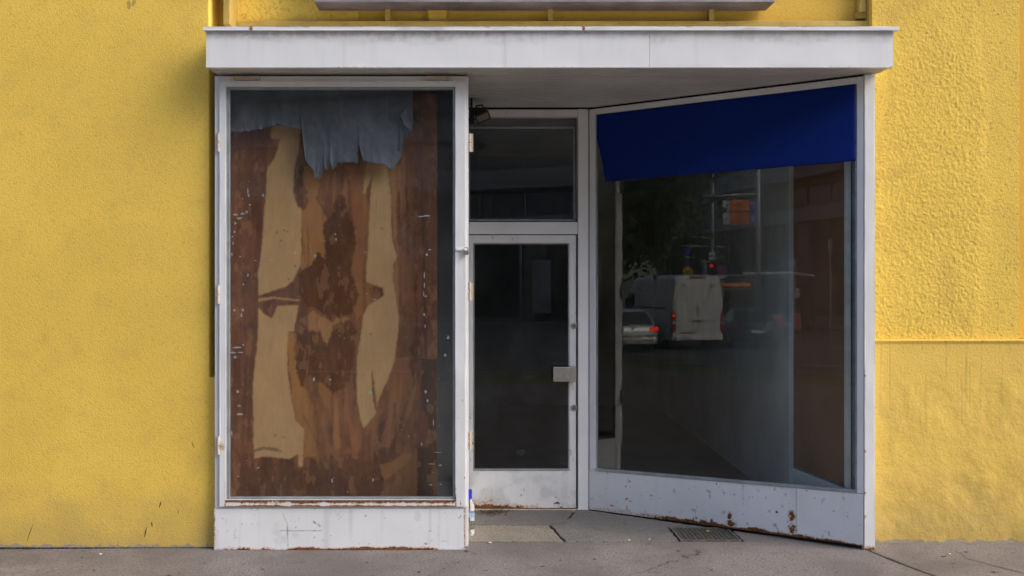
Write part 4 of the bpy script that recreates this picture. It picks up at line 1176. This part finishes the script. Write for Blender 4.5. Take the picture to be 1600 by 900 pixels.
# small litter
def chip(px_, py_, w_, h_, mat, label, cat='litter', z=.004):
    y = 1.63 * F / (py_ - CY) - D
    rnd = random.Random(int(px_))
    pts = [(w_ / 2 * math.cos(t) * rnd.uniform(.7, 1.1), h_ / 2 * math.sin(t) * rnd.uniform(.7, 1.1)) for t in [2 * math.pi * i / 7 for i in range(7)]]
    o = MB().prism(pts, 0, .004).build('litter_chip' if cat == 'litter' else 'leaf_scrap', mat); o.location = (PX(px_, y), y, z + ground_z(PX(px_, y)))
    tag(o, label, cat)
chip(766, 849, .024, .018, 'white_pl', 'largest white litter chip at the front edge of the pale slab')
chip(983, 845, .016, .012, 'white_pl', 'white litter chip on the slab edge left of the iron grate')
chip(1015, 844, .014, .010, 'white_pl', 'small white litter chip nearest the iron grate')
chip(904, 797, .020, .016, 'white_pl', 'white litter chip at the foot of the door post')
chip(1106, 832, .026, .02, 'greenleaf', 'yellow green leaf lying on the iron grate', 'leaf', .008)
chip(157, 867, .02, .014, 'white_pl', 'white litter chip on the pavement below the left yellow wall')
chip(1484, 867, .016, .01, 'white_pl', 'white litter chip on the pavement below the right yellow wall')
mb = MB(); rnd = random.Random(5)
for i in range(240):
    x = rnd.gauss(.17, .07); y = .935 - abs(rnd.gauss(0, .06))
    if x < .02: continue
    a = rnd.random() * 6.28; s1 = rnd.uniform(.004, .014)
    c = Vector((x, y, rnd.uniform(.003, .014)))
    v1 = Vector((math.cos(a), math.sin(a), rnd.uniform(-.4, .4))) * s1; v2 = Vector((-math.sin(a), math.cos(a), rnd.uniform(-.3, .3))) * s1 * .5
    mb.add([c - v1, c - v2, c + v1, c + v2], [(0, 1, 2, 3)])
tag(mb.build('leaf_debris', 'debris'), 'brown dead leaf litter swept against the door bottom', 'litter', kind='stuff')

# ================================================================ THE STREET THE GLASS MIRRORS
def loft(name, mat, parent, stations, ringf, smooth=True):
    vs = []; n = None
    for st_ in stations:
        rg = ringf(*st_); n = len(rg); vs += rg
    fs = []
    for k in range(len(stations) - 1):
        fs += [(k * n + i, k * n + (i + 1) % n, (k + 1) * n + (i + 1) % n, (k + 1) * n + i) for i in range(n)]
    fs += [tuple(range(n - 1, -1, -1)), tuple((len(stations) - 1) * n + i for i in range(n))]
    return MB().add(vs, fs).build(name, mat, parent, 0, smooth)
def wheel(parent, x, y, r=.33, w_=.22, side=1):
    m_ = MB(); m_.tube((x, y - w_ / 2, r), (x, y + w_ / 2, r), r, r, 24)
    wh = m_.build('wheel', 'rubber', parent, .02)
    MB().tube((x, y + side * (w_ / 2 - .02), r), (x, y + side * (w_ / 2 + .006), r), r * .62, r * .55, 18).build('rim', 'alu', wh)
def car(label, loc, rz, paintm, brake, kindn='estate'):
    """local +x is forward, rear face at x = 0"""
    c = thing('parked_car' if False else 'car', label, 'car', loc, rz)
    if kindn == 'estate':
        Ln = 4.7; prof = [(0, .38, .70, .86), (.05, .28, .95, .90), (.25, .24, .98, .90), (1.2, .22, .98, .91), (2.8, .22, .96, .91), (3.5, .24, .92, .90), (4.4, .28, .78, .84), (4.7, .40, .62, .70)]
        cab = [(.12, .96, .80, 1.0), (.45, 1.40, .66, 0), (.9, 1.46, .66, 0), (2.1, 1.45, .66, 0), (2.6, 1.38, .66, 0), (3.45, .94, .76, 0)]
    else:
        Ln = 4.6; prof = [(0, .40, .84, .84), (.06, .28, .98, .88), (.5, .24, 1.0, .89), (1.2, .22, .98, .90), (2.8, .22, .95, .90), (3.4, .24, .90, .89), (4.3, .28, .76, .83), (4.6, .40, .60, .70)]
        cab = [(.55, .98, .74, 0), (1.15, 1.32, .62, 0), (1.5, 1.42, .62, 0), (2.2, 1.42, .62, 0), (2.6, 1.34, .62, 0), (3.4, .92, .74, 0)]
    def rg(x, zb_, zt_, hw):
        return [(x, -hw * .92, zb_), (x, -hw, zb_ + .12), (x, -hw, zt_ - .18), (x, -hw * .93, zt_ - .03), (x, -hw * .75, zt_), (x, hw * .75, zt_), (x, hw * .93, zt_ - .03), (x, hw, zt_ - .18), (x, hw, zt_ - .0 - (zt_ - zb_) * .8), (x, hw * .92, zb_)]
    loft('body', paintm, c, prof, rg)
    def cr(x, z, hw, _):
        b_ = .88
        return [(x, -.80, b_), (x, -hw, z - .05 if z > 1.1 else z - .01), (x, -hw * .8, z), (x, hw * .8, z), (x, hw, z - .05 if z > 1.1 else z - .01), (x, .80, b_)]
    loft('cabin', M['carglass'], c, cab, cr, False)
    tops = [s for s in cab if s[1] > 1.3]
    vs = []; 
    for (x, z, hw, _) in tops: vs += [(x, -hw - .01, z - .035), (x, -hw * .8, z + .012), (x, hw * .8, z + .012), (x, hw + .01, z - .035)]
    fs = []
    for k in range(len(tops) - 1):
        for i in range(3): fs.append((k * 4 + i, k * 4 + 4 + i, k * 4 + 5 + i, k * 4 + 1 + i))
    o = MB().add(vs, fs).build('roof', paintm, c, 0, True); mm = o.modifiers.new('t', 'SOLIDIFY'); mm.thickness = .03
    xr, zr = tops[0][0], tops[0][1]
    for s in (-1, 1):
        MB().tube((cab[0][0], s * .78, .93), (xr, s * tops[0][2] * .98, zr - .02), .035, .03, 8).build('pillar', paintm, c)
        MB().tube((cab[-1][0], s * .76, .90), (tops[-1][0], s * tops[-1][2] * .98, tops[-1][1] - .02), .03, .03, 8).build('pillar', paintm, c)
        zl = prof[1][2] - .22
        tl = MB().box(-.012, .25, s * .86 - .17 * (1 + s) / 2 - .0, s * .86 + .17 * (1 - s) / 2 + s * .03 * (1 if s > 0 else 1), zl, zl + .15)
        MB().box(-.015, .20, min(s * .60, s * .90), max(s * .60, s * .90), zl, zl + .14).build('tail_light', M['brake'] if (brake and s > 0) else M['lampred'], c, .01)
        for x in (.95, Ln - .85): wheel(c, x, s * .80, .32, .2, s)
        MB().box(2.75, 2.9, min(s * .92, s * 1.06), max(s * .92, s * 1.06), .92, 1.05).build('mirror', paintm, c, .02)
        MB().box(Ln - .35, Ln - .12, min(s * .5, s * .78), max(s * .5, s * .78), .58, .70).build('headlight', 'lampwhite', c, .02)
    MB().box(-.05, .10, -.84, .84, .30, .52).build('bumper', paintm, c, .03)
    MB().box(-.066, -.052, -.26, .26, .40 if kindn == 'estate' else .56, .51 if kindn == 'estate' else .67).build('number_plate', 'plate', c)
    MB().disc((-.004, 0, .86 if kindn == 'estate' else .82), (-1, 0, 0), .055, .012, 18).build('emblem', 'alu', c)
    return c
HEAD = math.atan2(-.364, -.931)
def place(px_, d, dz_=0.):
    p = SEEN(px_, CY, d)
    return (p.x, p.y, ground_z(p.x) - .12 + dz_)
car('silver estate car with one brake lamp lit, mirrored at the window left', place(989, 34), HEAD - R(4), M['carsilver'], True)
car('dark blue saloon car beside the white van, mirrored in the window', place(1184, 36.5), HEAD + R(12), M['cardark'], False, 'saloon')

# van
vp = place(1090, 36)
van = thing('white_van', 'white panel van seen from behind, mirrored in the angled window', 'van', vp, HEAD - R(2))
def vr(x, zb_, zt_, hw):
    return [(x, -hw, zb_), (x, -hw, zb_ + .7), (x, -hw * .97, zb_ + 1.5), (x, -hw * .88, zt_ - .14), (x, -hw * .78, zt_), (x, hw * .78, zt_), (x, hw * .88, zt_ - .14), (x, hw * .97, zb_ + 1.5), (x, hw, zb_ + .7), (x, hw, zb_)]
loft('body', 'carwhite', van, [(0, .35, 2.62, .94), (.06, .34, 2.68, .97), (1, .34, 2.72, .98), (4.0, .34, 2.72, .98), (4.6, .34, 2.60, .97), (5.2, .36, 1.75, .95), (5.8, .40, 1.25, .88), (5.95, .45, .9, .75)], vr, False)
for s in (-1, 1):
    dr = MB().quadbox([(.006 if s > 0 else -.84, .50), (.84 if s > 0 else -.006, .50), ((.84 if s > 0 else -.006), 1.7), ((.76 if s > 0 else -.006), 2.55), ((.006 if s > 0 else -.76), 2.55), ((.006 if s > 0 else -.84), 1.7)], 0, .025)
    # quadbox builds in x-z; turn it to face -x
    dr.v = [(y - .026, x, z) for x, y, z in dr.v]; dr.f = [tuple(reversed(f)) for f in dr.f]
    d_ = dr.build('rear_door', 'carwhite', van, .012)
    MB().box(-.045, -.028, min(s * .03, s * .22), max(s * .03, s * .22), 1.02, 1.07).build('handle', 'trim', d_)
    MB().box(-.040, -.027, min(s * .45, s * .60), max(s * .45, s * .60), 2.28, 2.33).build('upper_catch', 'trim', d_)
    MB().box(-.040, -.027, min(s * .58, s * .82), max(s * .58, s * .82), 1.05, 1.07).build('badge', 'trim', d_)
    MB().box(-.040, -.027, min(s * .40, s * .43), max(s * .40, s * .43), 1.78, 1.83).build('door_stop', 'trim', d_)
    tl = MB().box(-.03, .16, min(s * .85, s * .985), max(s * .85, s * .985), .62, 1.36).build('tail_light', 'lampred', van, .015)
    MB().box(-.036, -.02, min(s * .87, s * .97), max(s * .87, s * .97), 1.18, 1.28).build('brake_lamp', M['brake'] if s < 0 else M['lampred'], tl)
    MB().box(-.036, -.02, min(s * .87, s * .97), max(s * .87, s * .97), .92, 1.04).build('reversing_lamp', 'lampwhite', tl)
    MB().box(.6, 3.2, s * .99 - .006, s * .99 + .006, 1.46, 1.52).build('side_rail', 'trim', van)
    MB().box(4.5, 4.7, min(s * .98, s * 1.2), max(s * .98, s * 1.2), 1.45, 1.85).build('mirror', 'trim', van, .02)
    MB().box(4.2, 4.95, s * .955 - .02, s * .955 + .02, 1.50, 2.05).build('cab_window', 'carglass', van)
    for x in (1.2, 4.9): wheel(van, x, s * .86, .36, .24, s)
MB().box(-.10, .05, -.86, .86, .34, .495).build('bumper', 'carwhite', van, .03)
MB().box(-.135, -.122, -.62, -.14, .38, .49).build('number_plate', 'plate', van)
MB().box(-.06, -.03, -.64, -.10, .60, .64).build('plate_lamp_bar', 'trim', van)
MB().disc((-.03, 0, 1.50), (-1, 0, 0), .09, .02, 20).build('emblem', 'steel', van)
MB().box(-.045, -.01, -.30, .30, 2.60, 2.65).build('high_brake_light', 'lampred', van)

# bus coming the other way, with amber display, and a white roofed coach
def bus(label, px_, d, rz, Ln, paintm, h, amber):
    b = thing('bus', label, 'bus', place(px_, d), rz)
    w_ = 1.25
    def br(x, zb_, zt_, hw): return [(x, -hw, zb_), (x, -hw, zt_ - .2), (x, -hw * .9, zt_ - .04), (x, hw * .9, zt_ - .04), (x, hw, zt_ - .2), (x, hw, zb_)]
    loft('body', 'facade', b, [(0, .35, h - .15, w_ * .96), (.15, .30, h, w_), (Ln, .30, h, w_)], br, False)
    rf = MB(); rf.box(.1, Ln, -w_ - .01, w_ + .01, h - .03, h + .12); rf.build('roof', paintm, b, .05)
    MB().box(-.03, .01, -w_ * .88, w_ * .88, 1.0, h - .55).build('windscreen', 'carglass', b, .03)
    dp = MB().box(-.04, .0, -w_ * .8, w_ * .8, h - .48, h - .20).build('display_box', 'trim', b)
    if amber:
        rnd = random.Random(3); y = -w_ * .72
        while y < w_ * .7:
            ww = rnd.uniform(.04, .10); MB().box(-.046, -.041, y, y + ww, h - .42, h - .27).build('display_segment', 'amber', dp); y += ww + .03
    for s in (-1, 1):
        for i in range(int(Ln // 1.7)):
            MB().box(.6 + i * 1.65, 2.1 + i * 1.65, s * (w_ + .004) - .006, s * (w_ + .004) + .006, 1.15, h - .45).build('side_window', 'carglass', b)
        MB().box(-.12, .06, min(s * w_, s * (w_ + .22)), max(s * w_, s * (w_ + .22)), 1.9, 2.4).build('mirror', paintm, b, .03)
        MB().box(-.03, .02, min(s * .7, s * 1.1), max(s * .7, s * 1.1), .55, .72).build('headlight', 'lampwhite', b, .02)
        for x in (1.6, Ln - 2.0): wheel(b, x, s * 1.12, .45, .26, s)
    return b
bus('dark bus with an amber display facing the window, mirrored behind the white van', 1143, 46, HEAD + math.pi * 0 + R(3), 10, M['cardark'], 2.9, True)
bus('white roofed coach behind the tall pole, mirrored in the window', 1200, 50, HEAD + R(34), 9, M['carwhite'], 3.1, False)
# red barriers
def barrier(px_, d, wd, label):
    p = place(px_, d)
    b = thing('barrier', label, 'barrier', p, HEAD + math.pi / 2 - R(10))
    MB().box(-wd / 2, wd / 2, -.02, .02, .45, 1.15).build('barrier_sheet', 'barrier', b)
    for s in (-1, 1): MB().tube((s * wd / 2, 0, 0), (s * wd / 2, 0, 1.25), .03).build('post', 'pole', b)
    MB().box(-wd / 2, wd / 2, -.03, .03, 1.15, 1.20).build('top_rail', 'pole', b)
barrier(1209, 45, .9, 'pink red sheeted barrier right of the tall pole, mirrored in the window')
barrier(1244, 47, .4, 'narrow red barrier farther right by the thin post, mirrored in the window')

# tall pole with two orange direction signs
dP = 42.
pb = place(1184, dP)
pole = thing('sign_mast', 'tall grey pole with long arm over the road, mirrored in the window', 'pole', (pb[0], pb[1], pb[2]))
Hp = SEEN(1184, 240, dP).z + 1.5 - pb[2]
MB().tube((0, 0, 0), (0, 0, Hp), .12, .09, 16).build('mast', 'pole', pole, 0, True)
a = SEEN(1062, 309, dP) - Vector(pb); b_ = SEEN(1184, 303, dP) - Vector(pb)
MB().tube(a, b_, .045, .05, 10).build('arm', 'pole', pole, 0, True)
inv = {}
def facing(px_):                     # heading of a plate whose face looks back at the shop window
    t = (px_ - CX) / F
    v = (MF + t * MR)
    return math.atan2(v.y, v.x) - math.pi / 2      # local -y looks towards the viewer, local x to the plate's right
for k, (ya, yb, mt, lb) in enumerate(((312, 329.5, 'orange', 'upper orange direction sign with arrow and blue end panel, mirrored in the window'), (332, 350, 'orange', 'lower orange direction sign with arrow and blue end panel, mirrored in the window'))):
    pc = SEEN(1154, (ya + yb) / 2, dP - .3)
    s = thing('direction_sign', lb, 'sign', pc, facing(1154), 'orange direction signs on the tall pole')
    m = (dP - .3) / 1556
    hw, hh = 24 * m, (yb - ya) / 2 * m
    # the mirror swaps sides: the arrow end is at local +x
    MB().box(-hw, hw, 0, .03, -hh, hh).build('sign_back', 'pole', s)
    MB().box(hw - 10 * m, hw, -.006, -.001, -hh, hh).build('arrow_panel', 'signwhite', s)
    MB().box(-hw + 8 * m, hw - 10.3 * m, -.006, -.001, -hh, hh).build('name_panel', 'orange', s)
    MB().box(-hw, -hw + 7.7 * m, -.006, -.001, -hh, hh).build('symbol_panel', 'signblue', s)
    ar = MB(); cx_ = hw - 5 * m; w2_ = 4 * m
    ar.box(cx_ - w2_ * .6, cx_ + w2_ * .8, -.010, -.0065, -.5 * m, .5 * m)
    ar.quadbox([(cx_ - w2_, 0), (cx_ - w2_ * .1, -3.2 * m), (cx_ + w2_ * .25, -3.2 * m), (cx_ - w2_ * .5, 0)], -.0102, -.0066)
    ar.quadbox([(cx_ - w2_, 0), (cx_ - w2_ * .5, 0), (cx_ + w2_ * .25, 3.2 * m), (cx_ - w2_ * .1, 3.2 * m)], -.0102, -.0066)
    ar.build('arrow', 'signblack', s)
    tx = MB(); rnd = random.Random(20 + k)
    x = -8 * m if k == 0 else -2.5 * m
    while x < (9 * m if k == 0 else 3 * m):
        ww = rnd.uniform(.5, 1.0) * m; tx.box(x, x + ww, -.009, -.0065, -.9 * m, .8 * m); x += ww + .4 * m
    tx.build('lettering', 'signblack', s)
    sy = MB(); cxs = -hw + 4 * m
    for zc_, rr in ((2.6 * m, 1.9 * m), (-3.5 * m, 1.1 * m)):
        for i in range(12):
            t0, t1 = 2 * math.pi * i / 12, 2 * math.pi * (i + 1) / 12
            sy.tube((cxs + rr * math.cos(t0), -.008, zc_ + rr * math.sin(t0)), (cxs + rr * math.cos(t1), -.008, zc_ + rr * math.sin(t1)), .012, n=5)
    sy.build('symbol', 'signwhite', s)
    MB().box(-hw - .22, -hw, .0, .03, -.03, .03).build('clamp', 'pole', s)

# thin signal pole
dS = 44.
sp_ = place(1113, dS)
sg_ = thing('signal_pole', 'thin signal pole with arms and red light behind the white van, mirrored in the window', 'traffic light', sp_)
V0 = Vector(sp_)
MB().tube((0, 0, 0), (0, 0, SEEN(1113, 240, dS).z - sp_[2]), .09, .05, 12).build('mast', 'pole', sg_, 0, True)
for (x0_, y0_, x1_, y1_) in ((1080, 369, 1113, 373), (1062, 384, 1132, 386)):
    MB().tube(SEEN(x0_, y0_, dS) - V0, SEEN(x1_, y1_, dS) - V0, .03, .03, 8).build('arm', 'pole', sg_)
h0 = SEEN(1111, 425, dS - .3) - V0; m = dS / 1556
hd_ = MB().box(-.16, .16, -.15, .15, -.55, .45); o = hd_.build('signal_head', 'trim', sg_, .03); o.location = h0; o.rotation_euler = (0, 0, facing(1111))
o = MB().disc((0, -.16, 0), (0, -1, 0), .075, .02, 18).build('red_light', 'redlight', sg_); o.location = h0 + Vector((0, 0, .28)); o.rotation_euler = (0, 0, facing(1111))
h1_ = SEEN(1101, 422, dS - .2) - V0
o = MB().box(-.10, .10, -.12, .12, -.5, .45).build('side_signal_head', 'bead', sg_, .03); o.location = h1_; o.rotation_euler = (0, 0, facing(1101))
# plates
def plate(name, label, px_, py_, d, builder, post=True):
    p = SEEN(px_, py_, d)
    s = thing(name, label, 'sign', p, facing(px_))
    builder(s, d / 1556)
    if post: MB().tube((0, .05, -(p.z - ground_z(p.x) + .1)), (0, .05, .1), .03, .03, 8).build('post', 'pole', s)
def arrowplate(s, m):
    MB().box(-5 * m, 5 * m, 0, .03, -5.5 * m, 5.5 * m).build('plate', 'signwhite', s)
    ar = MB(); ar.box(-2 * m, 4 * m, -.006, -.001, -.8 * m, .8 * m); ar.quadbox([(-4 * m, 0), (-1 * m, -3 * m), (-1 * m, 3 * m)], -.0062, -.001); ar.build('arrow', 'signblack', s)
plate('arrow_sign', 'white square arrow plate on the thin signal pole, mirrored in the window', 1112, 400, 43.6, arrowplate, False)
def nostop(s, m):
    MB().disc((0, 0, 0), (0, -1, 0), 7.6 * m, .02, 24).build('rim', 'signred', s)
    MB().disc((0, -.0205, 0), (0, -1, 0), 5.8 * m, .005, 24).build('field', 'signblue', s)
    b = MB()
    for a_ in (45, 135):
        c_, s_ = math.cos(R(a_)), math.sin(R(a_)); L_ = 5.6 * m; w__ = .7 * m
        b.quadbox([(-c_ * L_ + s_ * w__, -s_ * L_ - c_ * w__), (c_ * L_ + s_ * w__, s_ * L_ - c_ * w__), (c_ * L_ - s_ * w__, s_ * L_ + c_ * w__), (-c_ * L_ - s_ * w__, -s_ * L_ + c_ * w__)], -.031 - (a_ == 45) * .001, -.026)
    b.build('cross', 'signred', s)
    MB().box(-4.5 * m, 4.5 * m, .0, .02, -14.5 * m, -9 * m).build('lower_plate', 'signwhite', s)
plate('no_stopping_sign', 'round red and blue no stopping sign, mirrored right of the van roof', 1128, 421, 43, nostop)
def yellowround(s, m):
    MB().disc((0, 0, 0), (0, -1, 0), 7.4 * m, .02, 24).build('face', 'signyellow', s)
    b = MB(); b.box(-1 * m, 1 * m, -.024, -.0205, -4 * m, 3 * m); b.box(-4 * m, 4 * m, -.0245, -.021, -1 * m, 1 * m); b.build('print', 'signblack', s)
plate('yellow_round_sign', 'round yellow sign above the van roof, mirrored in the window', 1074, 424, 43.5, yellowround)
def bluesq(s, m):
    MB().box(-6.5 * m, 6.5 * m, 0, .03, -10 * m, 10 * m).build('backing', 'trim', s)
    MB().box(-4.5 * m, 4.5 * m, -.008, -.001, -2 * m, 7 * m).build('face', 'signblue', s)
    MB().box(-4 * m, 4 * m, -.008, -.001, -7.5 * m, -4.5 * m).build('lower_text_plate', 'bead', s)
plate('blue_square_sign', 'small blue square sign under the tree crown, mirrored in the window', 1074, 396, 43.8, bluesq)
# thin post with box near x 1245
def thinpost(s, m):
    MB().box(-3 * m, 3 * m, 0, .05, -8 * m, 8 * m).build('box', 'bead', s)
plate('post_box', 'thin post with a small grey box, mirrored on the brown board at the right', 1241, 412, 40, thinpost)
plate('post_box', 'pale grey hanging box high at the right edge, mirrored on the brown board', 1297, 382, 44, thinpost)

# pale pillar and pole across the road, faint in the door glass
ap = thing('advert_pillar', 'pale grey advert pillar across the road, mirrored faintly in the door glass', 'pillar', (3.85, -38.2, 0))
MB().box(-.5, .5, -.18, .18, .45, 3.3).build('poster_case', 'pole', ap, .03); MB().box(-.35, .35, -.12, .12, 0, .45).build('foot', 'trim', ap)
MB().box(-.42, .42, .181, .19, .6, 3.15).build('poster_pane', 'bead', ap)
lp = thing('lamp_post', 'thin pale lamp post across the road, mirrored in the door glass', 'lamp post', (2.55, -35.5, 0))
MB().tube((0, 0, -.15), (0, 0, 7), .09, .06, 12).build('mast', 'pole', lp, 0, True); MB().path([(0, 0, 7), (0, .5, 7.5), (0, 1.6, 7.6)], .04).build('arm', 'pole', lp); MB().box(-.12, .12, 1.3, 2.0, 7.52, 7.66).build('lamp_head', 'bead', lp, .02)
# road markings
def mark(x0, x1, y0, y1):
    MB().add([(x0, y0, ground_z(x0) - .116), (x1, y0, ground_z(x1) - .116), (x1, y1, ground_z(x1) - .116), (x0, y1, ground_z(x0) - .116)], [(0, 1, 2, 3)]).build('lane_marking', 'line')['kind'] = 'structure'
for i in range(16):
    mark(-52 + i * 6, -49 + i * 6, -13.0, -12.85)
    mark(-52 + i * 6, -49 + i * 6, -16.6, -16.45)
mark(-60, 30, -20.2, -20.05)
mark(-60, 30, -9.95, -9.83)

# opposite building: pale bands and dark glazing
ob = thing('office_building', 'modern dark office block with pale horizontal bands across the street', 'building', (0, -46, 0), R(11))
def op(name, mat, mb_, parent=None):
    o = mb_.build(name, mat, parent or ob); return o
op('wall', 'facade', MB().box(-75, 45, -14, -.8, -1, 30))
bandz = [7.8, 10.9, 14.0, 17.1]
for z in bandz: op('pale_band', 'band', MB().box(-75, 45, -1.2, 0, z, z + 1.25))
op('canopy_band', 'band', MB().box(-62, -38, .05, 1.8, 11.3, 12.9))
for lev in range(4):
    z0 = [4.2, 9.06, 12.16, 15.26][lev]; z1 = [7.8, 10.9, 14.0, 17.1][lev]
    wd = None
    for i in range(40):
        x = -74.5 + i * 3
        if wd is None:
            wd = op('window', 'officeglass', MB().box(.15, 2.85, -.80, -.70, z0, z1)); o = wd
        else:
            o = wd.copy(); COL.objects.link(o)
        o.location = (x, 0, 0)
    md = None
    for i in range(41):
        x = -74.5 + i * 3
        if md is None:
            md = op('mullion', 'bead' if lev else 'facade', MB().box(-.06, .06, -.80, -.55, z0, z1)); o = md
        else:
            o = md.copy(); COL.objects.link(o)
        o.location = (x, 0, 0)
for i in range(14):
    op('ground_floor_pier', 'stone' if i % 3 == 0 else 'facade', MB().box(-74 + i * 8.6, -72.6 + i * 8.6, -.8, -.2, -.6, 7.6))
# block closing the street to the left
eb = thing('corner_building', 'plain old street block closing the view down the road', 'building', (-85, -20, 0))
MB().box(-12, 0, -24, 30, -1, 14).build('wall', 'stone', eb)
wd = None
for i in range(14):
    for k in range(4):
        if wd is None: wd = MB().box(.0, .08, -.6, .6, 0, 1.8).build('window', 'officeglass', eb); o = wd
        else: o = wd.copy(); COL.objects.link(o)
        o.location = (0, -21 + i * 3.6, 1.5 + k * 3.2)

# trees
def tree(label, x, y, h, cr, seed, nleaf=9000, crown_low=.45, group='street trees mirrored in the glass'):
    rnd = random.Random(seed)
    z0 = ground_z(x)
    t = thing('street_tree', label, 'tree', (x, y, z0), 0, group)
    m_ = MB(); m_.tube((0, 0, -.1), (.1, .05, h * .3), .22, .16, 10); m_.tube((.1, .05, h * .3), (.05, -.05, h * .6), .16, .10, 8)
    tips = []
    for i in range(11):
        a_ = i * 2.4 + rnd.random(); zz = h * rnd.uniform(.28, .58)
        r_ = cr * rnd.uniform(.45, .8); e = Vector((math.cos(a_) * r_, math.sin(a_) * r_, zz + h * rnd.uniform(.08, .32)))
        m_.tube((.05, 0, zz), e, .07, .02, 6); tips.append(e)
    m_.build('trunk', 'bark', t)
    cl = [Vector((rnd.gauss(0, cr * .42), rnd.gauss(0, cr * .42), h * crown_low + rnd.random() * h * (1 - crown_low))) for _ in range(46)] + tips
    n = nleaf
    P = np.zeros((n, 4, 3))
    rs = np.random.RandomState(seed)
    ci = rs.randint(0, len(cl), n)
    cen = np.array([[c.x, c.y, c.z] for c in cl])[ci] + rs.normal(0, cr * .17, (n, 3)) * np.array([1, 1, .7])
    d1 = rs.normal(0, 1, (n, 3)); d1 /= np.linalg.norm(d1, axis=1)[:, None]
    d2 = np.cross(d1, rs.normal(0, 1, (n, 3))); d2 /= np.linalg.norm(d2, axis=1)[:, None]
    s_ = rs.uniform(.07, .15, (n, 1))
    P[:, 0] = cen - d1 * s_; P[:, 1] = cen + d2 * s_ * .5; P[:, 2] = cen + d1 * s_; P[:, 3] = cen - d2 * s_ * .5
    me = bpy.data.meshes.new('crown')
    me.vertices.add(n * 4); me.vertices.foreach_set('co', P.astype(np.float32).ravel())
    me.loops.add(n * 4); me.loops.foreach_set('vertex_index', np.arange(n * 4, dtype=np.int32))
    me.polygons.add(n); me.polygons.foreach_set('loop_start', np.arange(0, n * 4, 4, dtype=np.int32))
    me.update(calc_edges=True); me.materials.append(M['leaf'])
    link(bpy.data.objects.new('crown', me), t)
    return t
p = SEEN(948, CY, 26)
tree('bushy street tree overhanging the hedge, mirrored under the blue blind', p.x, p.y, 9.6, 3.0, 3, 22000, .26)
tree('street tree standing behind the parked vehicles far down the road', -44, -38, 9, 3, 5, 9000)
tree('street tree before the office block opposite the display case', -6, -38, 10, 3.4, 8, 11000, .3)
tree('street tree before the office block opposite the entrance door', 8.2, -40, 9, 3.2, 9, 11000, .35)
tree('street tree at the far right of the opposite pavement', 14, -38, 9, 3, 10, 7000)
tree('street tree opposite the left yellow wall', -18, -38, 9.5, 3.2, 12, 9000, .35)

# hedge
hx0_, hx1_, hy0, hy1 = -44, -11.6, -9.0, -7.9
hg_ = thing('hedge', 'low clipped dark hedge between pavement and road', 'hedge', (-28, -8.45, 0))
rs = np.random.RandomState(4); n = 26000
cx_ = rs.uniform(hx0_, hx1_, n); cy_ = rs.uniform(hy0, hy1, n); gz = np.array([ground_z(v) for v in cx_])
tp = 1.0 + .12 * (fbm(cx_ * 1.5, cy_ * 1.5, 4, 3) - .5) * 2
u = rs.rand(n)
cz_ = gz + np.where(u < .6, tp - rs.exponential(.05, n), rs.uniform(.0, 1, n) * tp)
cen = np.stack([cx_ + 28, cy_ + 8.45, cz_], 1)
d1 = rs.normal(0, 1, (n, 3)); d1 /= np.linalg.norm(d1, axis=1)[:, None]
d2 = np.cross(d1, rs.normal(0, 1, (n, 3))); d2 /= np.linalg.norm(d2, axis=1)[:, None]
s_ = rs.uniform(.04, .09, (n, 1)); P = np.zeros((n, 4, 3))
P[:, 0] = cen - d1 * s_; P[:, 1] = cen + d2 * s_ * .6; P[:, 2] = cen + d1 * s_; P[:, 3] = cen - d2 * s_ * .6
me = bpy.data.meshes.new('foliage')
me.vertices.add(n * 4); me.vertices.foreach_set('co', P.astype(np.float32).ravel())
me.loops.add(n * 4); me.loops.foreach_set('vertex_index', np.arange(n * 4, dtype=np.int32))
me.polygons.add(n); me.polygons.foreach_set('loop_start', np.arange(0, n * 4, 4, dtype=np.int32))
me.update(calc_edges=True); me.materials.append(M['leaf2'])
link(bpy.data.objects.new('foliage', me), hg_)
mb = MB()
for i in range(16):
    xa_ = hx0_ + i * 2.02; zg = ground_z(xa_ + 1)
    mb.box(xa_ + 28, xa_ + 30, hy0 + 8.6, hy1 + 8.3, zg - .2, zg + .86)
mb.build('branch_mass', 'bark', hg_)

# anything whose reflection side matters has been placed at its true spot in the street above
